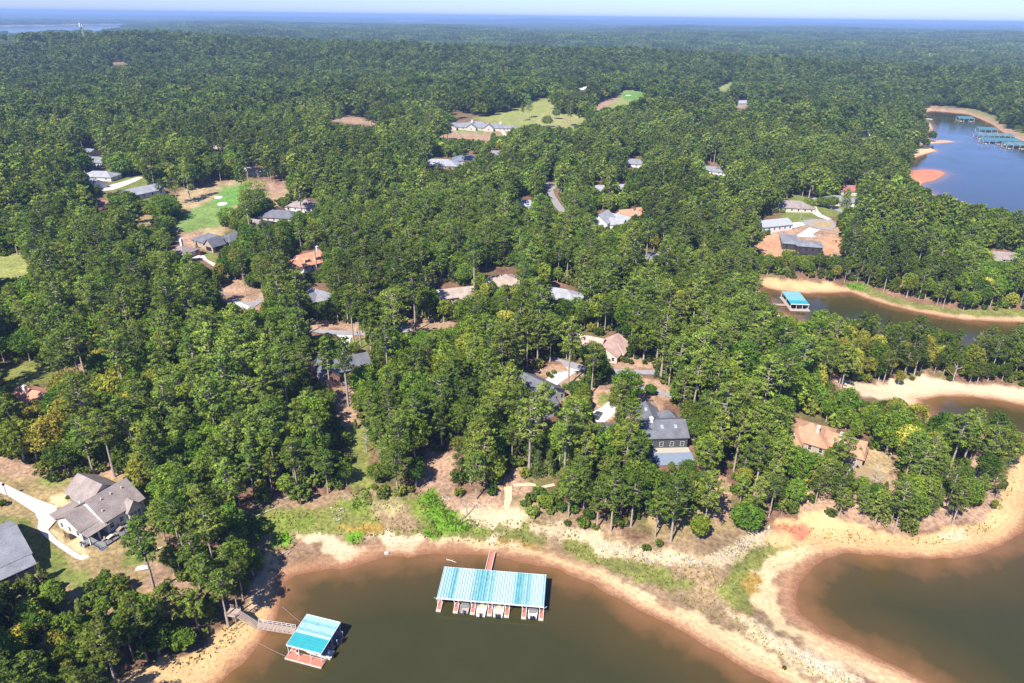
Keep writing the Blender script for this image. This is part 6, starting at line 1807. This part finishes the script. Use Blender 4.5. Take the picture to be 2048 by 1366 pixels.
for i, (kind, bx, by, hh, rad, lab) in enumerate(SPECIAL):
    x, y, z = at(bx, by)
    V, F, T, tmb = make_tree(kind, 7000 + i, hh, rad, 30 if kind in ('bright', 'dark', 'oak', 'hazel') else 30, .29 if hh > 12 else .30)
    plant(kind, crown_mesh('crown', kind, V, F, T), tmb.mesh('trunk', bark if kind in ('pine', 'cedar') else grey_bark), (x, y, z), 0, (1, 1, 1), lab)
for i, (bx, by, hh, lab) in enumerate(bush_px):
    x, y, z = at(bx, by)
    cr = PROTO['bush'][i % 3]
    s = hh / cr[6]
    plant('bush', cr[0], cr[1], (x, y, max(z, 0)), i * 1.3, (s, s, s), lab)

for i, (bx, by, hh, lab) in enumerate(((75, 925, 10, 'pale bare limbed tree at the wood edge behind the lawn'), (1262, 905, 11, 'white limbed bare tree before the slate roofed house'), (1955, 705, 10, 'grey dead tree on the orange tinted point'), (1885, 740, 8, 'small dead snag in the orange tinted wood'),
                                       (734, 905, 9, 'bare leaning tree beside the grassy gap'), (493, 662, 14, 'pale dead trunk in the left wood below the clay clearing'), (1745, 985, 10, 'pale leafless tree below the terracotta roof terrace'), (1165, 610, 13, 'bare grey tree right of the light grey hip roof'),
                                       (1905, 766, 9, 'bare forked snag at the inlet edge'), (250, 1290, 8, 'white limbed bare tree in the lower left thicket'), (560, 965, 7, 'thin bare tree at the wood edge above the reeds'), (130, 660, 15, 'tall pale snag in the left wood'))):
    x, y, z = at(bx, by)
    g = np.random.default_rng(300 + i)
    t = thing('bare_tree', (x, y, max(z, 0)), i * 1.1, lab, 'tree')
    mb = MB().tube([(0, 0, -.5), (.15, .1, hh * .35), (.0, .3, hh * .7), (.3, .2, hh)], [.2, .17, .11, .03], 6)
    mb.build('trunk', grey_bark, t)
    for q in range(7):
        z0_, a = hh * (.35 + .08 * q), q * 2.4
        L_ = hh * (.34 - .03 * q)
        e = Vector((math.cos(a) * L_, math.sin(a) * L_, z0_ + L_ * .7))
        b_ = MB().tube([(0.05, .15, z0_), (e.x * .5, e.y * .5, z0_ + L_ * .25), tuple(e)], [.10, .07, .02], 5)
        b_.tube([(e.x * .5, e.y * .5, z0_ + L_ * .25), (e.x * .8 - e.y * .3, e.y * .8 + e.x * .3, z0_ + L_ * .6)], [.05, .015], 4)
        b_.build('branch', grey_bark, t)

# the nearest 300 of each kind are trees of their own, named by what they stand by
LAND = [('the white house', 205, 1030), ('the small dock stairs', 400, 1250), ('the lower left lawn', 40, 1180), ('the golden left wood', 160, 800), ('the reed bed', 560, 1000), ('the brick house', 680, 740), ('the clay gap', 690, 880),
        ('the dark gap in the wood', 440, 900), ('the sandy track', 1015, 970), ('the white balcony house', 1085, 800), ('the slate roof', 1330, 870), ('the shore lawn', 1390, 1030), ('the terracotta roof', 1660, 870), ('the sandy bank', 1780, 1040),
        ('the wooded point', 1960, 920), ('the inlet bank', 1800, 780), ('the orange tinted wood', 1780, 690), ('the teal inlet dock', 1590, 610), ('the dark modern house', 1600, 500), ('the pink roof', 1200, 690), ('the lane loop', 1330, 760),
        ('the light grey hip roof', 1122, 580), ('the tan hip roof', 950, 565), ('the long road bend', 680, 660), ('the bare clay clearing', 490, 590), ('the old field', 100, 745), ('the orange dormer roof', 612, 520), ('the stone faced house', 440, 475),
        ('the left edge fairway', 30, 530), ('the mid wood', 850, 800), ('the wood above the long dock', 880, 930), ('the big wood right of the lane', 1480, 740), ('the wood behind the inlet', 1850, 540), ('the sunlit left wood', 330, 640)]
LXY = np.array([at(a, c)[:2] for _, a, c in LAND])
ORD = ['first', 'second', 'third', 'fourth', 'fifth', 'sixth', 'seventh', 'eighth', 'ninth', 'tenth', 'eleventh', 'twelfth', 'thirteenth', 'fourteenth', 'fifteenth', 'sixteenth', 'seventeenth', 'eighteenth', 'nineteenth', 'twentieth']
NAMEK = {'pine': 'pine', 'oak': 'green hardwood', 'cedar': 'dense cedar', 'autumn': 'yellowing tree'}
GRP = {'pine': 'pines of the lakeside woods', 'oak': 'hardwoods of the lakeside woods', 'cedar': 'cedars of the lakeside woods', 'autumn': 'yellowing trees of the lakeside woods'}
dist = np.sqrt(TX ** 2 + TY ** 2 + (TZ - CAM_H) ** 2)
single = np.zeros(len(TX), bool)
cells = {}
for i, q in enumerate(KINDS):
    idx = np.where((TK == i) & inview)[0]
    idx = idx[dist[idx] < {'pine': 900, 'oak': 900, 'cedar': 520, 'autumn': 560}[q]]
    idx = idx[np.argsort(dist[idx] / TSC[idx])][:290]
    single[idx] = True
    for j in idx:
        d = np.hypot(LXY[:, 0] - TX[j], LXY[:, 1] - TY[j])
        l = int(np.argmin(d))
        ddx, ddy = TX[j] - LXY[l, 0], TY[j] - LXY[l, 1]
        rel = ('behind' if ddy > 0 else 'before') if abs(ddy) > abs(ddx) else ('right of' if ddx > 0 else 'left of')
        rel = ('close ' if d[l] < 17 else ('well ' if d[l] < 34 else 'far ')) + rel
        size = 'tall' if TSC[j] > .98 else ('short' if TSC[j] < .80 else 'medium')
        cells.setdefault((q, size, rel, l), []).append(j)
for (q, size, rel, l), js in cells.items():
    js.sort(key=lambda j: tpx[j])
    for n, j in enumerate(js):
        if len(js) == 1:
            lab = f'only {size} {NAMEK[q]} {rel} {LAND[l][0]}'
        elif n == len(js) - 1:
            lab = f'rightmost {size} {NAMEK[q]}, {rel} {LAND[l][0]}'
        elif n == 0:
            lab = f'leftmost {size} {NAMEK[q]}, {rel} {LAND[l][0]}'
        else:
            lab = f'{ORD[min(n, 19)]} {size} {NAMEK[q]} from left, {rel} {LAND[l][0]}'
        pr_ = PROTO[q][TV[j]]
        s = float(TSC[j])
        plant(q, pr_[0], pr_[1], (float(TX[j]), float(TY[j]), float(TZ[j])), float(TROT[j]), (s * (.92 + .16 * ((j * 7) % 10) / 10), s * (.92 + .16 * ((j * 3) % 10) / 10), s), lab, GRP[q])


# ------------------------------------------------------------------ the rest of the woods, one object per kind of wood
def proto_collection(name, meshes):
    c = bpy.data.collections.new(name)
    for i, me in enumerate(meshes):
        c.objects.link(bpy.data.objects.new(f'{name}_{i:03d}', me))
    return c


def instancer(name, coll, P, idx, rz, sc, label, cat):
    me = bpy.data.meshes.new(name)
    me.vertices.add(len(P))
    me.vertices.foreach_set('co', np.asarray(P, np.float32).ravel())
    a = me.attributes.new('pick', 'INT', 'POINT')
    a.data.foreach_set('value', np.asarray(idx, np.int32))
    a = me.attributes.new('turn', 'FLOAT', 'POINT')
    a.data.foreach_set('value', np.asarray(rz, np.float32))
    a = me.attributes.new('size', 'FLOAT_VECTOR', 'POINT')
    a.data.foreach_set('vector', np.asarray(sc, np.float32).ravel())
    o = link(name, me)
    ng = bpy.data.node_groups.new(name, 'GeometryNodeTree')
    ng.interface.new_socket('Geometry', in_out='INPUT', socket_type='NodeSocketGeometry')
    ng.interface.new_socket('Geometry', in_out='OUTPUT', socket_type='NodeSocketGeometry')
    N, L = ng.nodes, ng.links
    gi, go = N.new('NodeGroupInput'), N.new('NodeGroupOutput')
    ip = N.new('GeometryNodeInstanceOnPoints')
    ci = N.new('GeometryNodeCollectionInfo')
    ci.inputs['Collection'].default_value = coll
    ci.inputs['Separate Children'].default_value = True
    ci.inputs['Reset Children'].default_value = True

    def named(nm, ty):
        n = N.new('GeometryNodeInputNamedAttribute')
        n.data_type = ty
        n.inputs['Name'].default_value = nm
        return n.outputs['Attribute']
    L.new(gi.outputs[0], ip.inputs['Points'])
    L.new(ci.outputs[0], ip.inputs['Instance'])
    ip.inputs['Pick Instance'].default_value = True
    L.new(named('pick', 'INT'), ip.inputs['Instance Index'])
    cx = N.new('ShaderNodeCombineXYZ')
    L.new(named('turn', 'FLOAT'), cx.inputs['Z'])
    er = N.new('FunctionNodeEulerToRotation')
    L.new(cx.outputs[0], er.inputs[0])
    L.new(er.outputs[0], ip.inputs['Rotation'])
    L.new(named('size', 'FLOAT_VECTOR'), ip.inputs['Scale'])
    L.new(ip.outputs[0], go.inputs[0])
    md = o.modifiers.new('woods', 'NODES')
    md.node_group = ng
    return tag(o, label, cat, None, 'stuff')


WOODS = {'pine': ('pine_woods', 'pine woods rolling from the lake to the far ridges'), 'oak': ('hardwood_woods', 'green hardwoods mixed through the pine woods'),
         'cedar': ('cedar_woods', 'low cedars scattered along the wooded shores'), 'autumn': ('autumn_woods', 'yellowing trees scattered through the woods')}
for i, q in enumerate(KINDS):
    meshes, hs = [], []
    full = [joined('stand', q, p[2], p[3], p[4], p[5]) for p in PROTO[q]]
    h, rad = SPEC[q]
    midl, farl = [], []
    for v in range(4):
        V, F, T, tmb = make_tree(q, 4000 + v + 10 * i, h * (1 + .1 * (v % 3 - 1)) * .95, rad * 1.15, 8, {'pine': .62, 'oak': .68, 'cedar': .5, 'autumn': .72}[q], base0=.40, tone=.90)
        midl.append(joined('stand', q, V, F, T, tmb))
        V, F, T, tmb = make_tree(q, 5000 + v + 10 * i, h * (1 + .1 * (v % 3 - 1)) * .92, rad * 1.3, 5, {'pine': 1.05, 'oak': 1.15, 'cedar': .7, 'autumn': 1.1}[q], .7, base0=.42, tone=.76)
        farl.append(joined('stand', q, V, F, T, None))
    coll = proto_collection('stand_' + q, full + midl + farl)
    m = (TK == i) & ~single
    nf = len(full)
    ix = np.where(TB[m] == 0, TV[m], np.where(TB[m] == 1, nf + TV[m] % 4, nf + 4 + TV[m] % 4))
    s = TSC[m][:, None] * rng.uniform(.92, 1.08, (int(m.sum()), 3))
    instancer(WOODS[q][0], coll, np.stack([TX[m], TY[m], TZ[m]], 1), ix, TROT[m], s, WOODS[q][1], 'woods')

# undergrowth below the trees and along the wood edges
ux, uy = scatter(60, 520, 4.0)
us = shore(ux, uy)
k = us > 11 + 6 * rng.random(len(ux))
ux, uy, us = ux[k], uy[k], us[k]
uz = height(ux, uy, us)
usc = rng.uniform(.5, 1.7, len(ux))
k = ~(opened(ux, uy, uz, 2.6 * usc, 1.7 * usc, 'bush') | on_foot(ux, uy)) & (rng.random(len(ux)) < .6 + .5 * vnoise(ux, uy, 25, 60))
ux, uy, uz, usc = ux[k], uy[k], uz[k], usc[k]
uc = proto_collection('thicket', [joined('thicket', 'bush', p[2], p[3], p[4], None) for p in PROTO['bush']])
instancer('undergrowth', uc, np.stack([ux, uy, uz], 1), rng.integers(0, 3, len(ux)), rng.uniform(0, 6.28, len(ux)), np.stack([usc, usc, usc], 1), 'leafy undergrowth and saplings under the trees', 'undergrowth')

# far woods: patches of small crowns out to the horizon
pat = []
for v in range(4):
    g = np.random.default_rng(900 + v)
    Vs, Fs, Ts, n0 = [], [], [], 0
    for t in range(70):
        cx_, cy_ = g.uniform(-36, 36, 2)
        hh = g.uniform(13, 22)
        cc = np.array([[cx_, cy_, hh - 3]]) + g.normal(size=(3, 3)) * np.array([1.8, 1.8, 1.6])
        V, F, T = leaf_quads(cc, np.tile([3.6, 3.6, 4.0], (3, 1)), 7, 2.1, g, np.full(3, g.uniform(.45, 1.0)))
        Vs.append(V); Fs.append(F + n0); Ts.append(T); n0 += len(V)
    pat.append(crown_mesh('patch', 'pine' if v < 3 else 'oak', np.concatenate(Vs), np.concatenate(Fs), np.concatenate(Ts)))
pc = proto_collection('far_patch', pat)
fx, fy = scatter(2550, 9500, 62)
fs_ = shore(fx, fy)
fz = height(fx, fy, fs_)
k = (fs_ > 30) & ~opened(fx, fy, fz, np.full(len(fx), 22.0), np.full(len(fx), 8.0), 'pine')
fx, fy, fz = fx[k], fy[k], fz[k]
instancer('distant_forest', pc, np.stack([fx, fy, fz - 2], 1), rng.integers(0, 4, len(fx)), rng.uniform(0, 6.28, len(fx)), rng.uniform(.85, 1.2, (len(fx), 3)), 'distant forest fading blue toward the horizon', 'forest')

# ------------------------------------------------------------------ reeds, weeds and riprap along the near shore
def blades(name, polys, dens, hmin, hmax, m, label, cat, wid=.16):
    g = np.random.default_rng(77)
    Vs, Ts = [], []
    for poly in polys:
        W = np.array([at(*p)[:2] for p in poly])
        x0, y0, x1, y1 = W[:, 0].min(), W[:, 1].min(), W[:, 0].max(), W[:, 1].max()
        n = int((x1 - x0) * (y1 - y0) * dens)
        bx, by = g.uniform(x0, x1, n), g.uniform(y0, y1, n)
        k = in_poly([tuple(p) for p in W], bx, by) & (vnoise(bx, by, 2.2, 70) > g.random(n) * .8)
        bx, by = bx[k], by[k]
        s = shore(bx, by)
        k = s > .6
        bx, by, s = bx[k], by[k], s[k]
        bz = height(bx, by, s)
        n = len(bx)
        a = g.uniform(0, 6.28, n)
        hh = g.uniform(hmin, hmax, n)
        lx, ly = g.normal(size=n) * .28 * hh, g.normal(size=n) * .28 * hh
        w = wid * (.6 + .8 * g.random(n))
        c, s_ = np.cos(a) * w, np.sin(a) * w
        V = np.stack([np.stack([bx - c, by - s_, bz - .05], 1), np.stack([bx + c, by + s_, bz - .05], 1), np.stack([bx + lx + c * .4, by + ly + s_ * .4, bz + hh], 1), np.stack([bx + lx - c * .4, by + ly - s_ * .4, bz + hh], 1)], 1).reshape(-1, 3)
        tv = .5 * g.uniform(.6, 1.35, n)
        Vs.append(V)
        Ts.append(np.repeat(np.stack([tv, g.random(n), tv * 0, np.ones(n)], 1), 4, 0))
    V, T = np.concatenate(Vs), np.concatenate(Ts)
    o = link(name, np_mesh(name, V, np.arange(len(V)).reshape(-1, 4), [m], {'tint': ('POINT', 'FLOAT_COLOR', T.astype(np.float32))}))
    return tag(o, label, cat, None, 'stuff')


blades('reed_grass', [[(828, 985), (862, 978), (892, 1010), (938, 1036), (962, 1052), (930, 1066), (890, 1064), (860, 1056), (840, 1022)], [(465, 1025), (522, 1028), (548, 1055), (500, 1066)], [(537, 1094), (555, 1066), (592, 1070), (594, 1092), (560, 1107), (540, 1110)],
                      [(840, 1068), (880, 1062), (886, 1073), (845, 1078)], [(698, 1076), (736, 1067), (731, 1086), (706, 1092)], [(700, 985), (740, 975), (745, 1010), (705, 1020)], [(1690, 568), (1735, 570), (1735, 580), (1700, 580)]],
       7, .3, .95, LEAF['reed'], 'tall bright green reed grass in patches along the shore', 'grass')
blades('shore_weeds', [[(500, 1010), (640, 1020), (690, 1000), (770, 990), (880, 985), (920, 1030), (1030, 1040), (1050, 1000), (1100, 1085), (1030, 1097), (840, 1075), (700, 1075), (580, 1068), (500, 1090)],
                       [(1060, 1040), (1160, 1055), (1230, 1085), (1300, 1100), (1400, 1115), (1480, 1080), (1560, 1085), (1520, 1150), (1510, 1240), (1600, 1310), (1720, 1368), (1650, 1366), (1480, 1265), (1300, 1170), (1130, 1105)],
                       [(400, 1300), (470, 1235), (500, 1225), (520, 1240), (440, 1310), (330, 1345)], [(1550, 1050), (1700, 1060), (1850, 1080), (1980, 1040), (2030, 930), (2035, 960), (1990, 1060), (1850, 1095), (1600, 1080)]],
       1.9, .2, .7, LEAF['scrub'], 'dry weeds and straggling grass on the exposed lake bed', 'weeds', .22)
# riprap: loose stone along the bank
g = np.random.default_rng(88)
rp = [[(1190, 1090), (1225, 1085), (1300, 1096), (1340, 1112), (1400, 1120), (1450, 1095), (1500, 1062), (1540, 1052), (1545, 1065), (1500, 1090), (1450, 1122), (1400, 1138), (1320, 1130), (1240, 1112)],
      [(1560, 1275), (1620, 1300), (1690, 1345), (1740, 1368), (1700, 1372), (1640, 1345), (1580, 1305)], [(900, 990), (930, 1005), (960, 1012), (955, 1020), (915, 1010), (880, 995)], [(660, 1015), (690, 1018), (690, 1040), (665, 1042)]]
Vs, Fs, n0 = [], [], 0
ico = np.array([(1, 0, 0), (-1, 0, 0), (0, 1, 0), (0, -1, 0), (0, 0, 1), (0, 0, -1)], float)
icf = np.array([(0, 2, 4), (2, 1, 4), (1, 3, 4), (3, 0, 4), (2, 0, 5), (1, 2, 5), (3, 1, 5), (0, 3, 5)])
for poly in rp:
    W = np.array([at(*p)[:2] for p in poly])
    n = int(np.ptp(W[:, 0]) * np.ptp(W[:, 1]) * 1.6)
    bx, by = g.uniform(W[:, 0].min(), W[:, 0].max(), n), g.uniform(W[:, 1].min(), W[:, 1].max(), n)
    k = in_poly([tuple(p) for p in W], bx, by)
    bx, by = bx[k], by[k]
    bz = height(bx, by)
    for a, c, d in zip(bx, by, bz):
        v = ico * g.uniform(.14, .42) * g.uniform(.6, 1.3, (6, 3)) * np.array([1.1, 1.1, .8])
        t = g.uniform(0, 3.14)
        v = np.stack([v[:, 0] * math.cos(t) - v[:, 1] * math.sin(t), v[:, 0] * math.sin(t) + v[:, 1] * math.cos(t), v[:, 2]], 1)
        Vs.append(v + np.array([a, c, d + .06]))
        Fs.append(icf + n0)
        n0 += 6
tag(link('riprap_stones', np_mesh('riprap_stones', np.concatenate(Vs), np.concatenate(Fs), [mat('pale_stone', (0.62, 0.55, 0.48), .9, .25, .9)])), 'loose pale riprap stones along the bank', 'stones', None, 'stuff')

# small stones, shells and clods scattered over the exposed lake bed
n = 5200
bx, by = g.uniform(-75, 165, n * 4), g.uniform(88, 190, n * 4)
s_ = shore(bx, by)
k = (s_ > .4) & (s_ < 13) & (vnoise(bx, by, 7, 95) > .42)
bx, by, s_ = bx[k][:n], by[k][:n], s_[k][:n]
bz = height(bx, by, s_)
Vs, Fs = [], []
for i, (a, c, d) in enumerate(zip(bx, by, bz)):
    v = ico * g.uniform(.05, .20) * g.uniform(.6, 1.4, (6, 3)) * np.array([1.2, 1.0, .6])
    Vs.append(v + np.array([a, c, d + .02]))
    Fs.append(icf + 6 * i)
tag(link('beach_stones', np_mesh('beach_stones', np.concatenate(Vs), np.concatenate(Fs), [mat('brown_stone', (0.50, 0.36, 0.24), .9, .4, .9)])), 'small stones and clods strewn over the exposed sand', 'stones', None, 'stuff')

# ------------------------------------------------------------------ haze
hz = MB().box(-22000, 22000, -400, 26500, -4.2, 139).build('haze', [])
hm_ = bpy.data.materials.new('haze')
hm_.use_nodes = True
nt = hm_.node_tree
nt.nodes.clear()
ou = nt.nodes.new('ShaderNodeOutputMaterial')
pv = nt.nodes.new('ShaderNodeVolumePrincipled')
pv.inputs['Color'].default_value = (0.30, 0.47, 0.78, 1)
pv.inputs['Density'].default_value = 1.15e-4
pv.inputs['Density Attribute'].default_value = ''
pv.inputs['Anisotropy'].default_value = 0.0
nt.links.new(pv.outputs[0], ou.inputs['Volume'])
hz.data.materials.append(hm_)
tag(hz, 'pale blue air fading the far woods', 'haze', None, 'stuff')
print('objects', len(bpy.data.objects), 'trees', len(TX), 'single', int(single.sum()), 'under', len(ux), 'patches', len(fx))
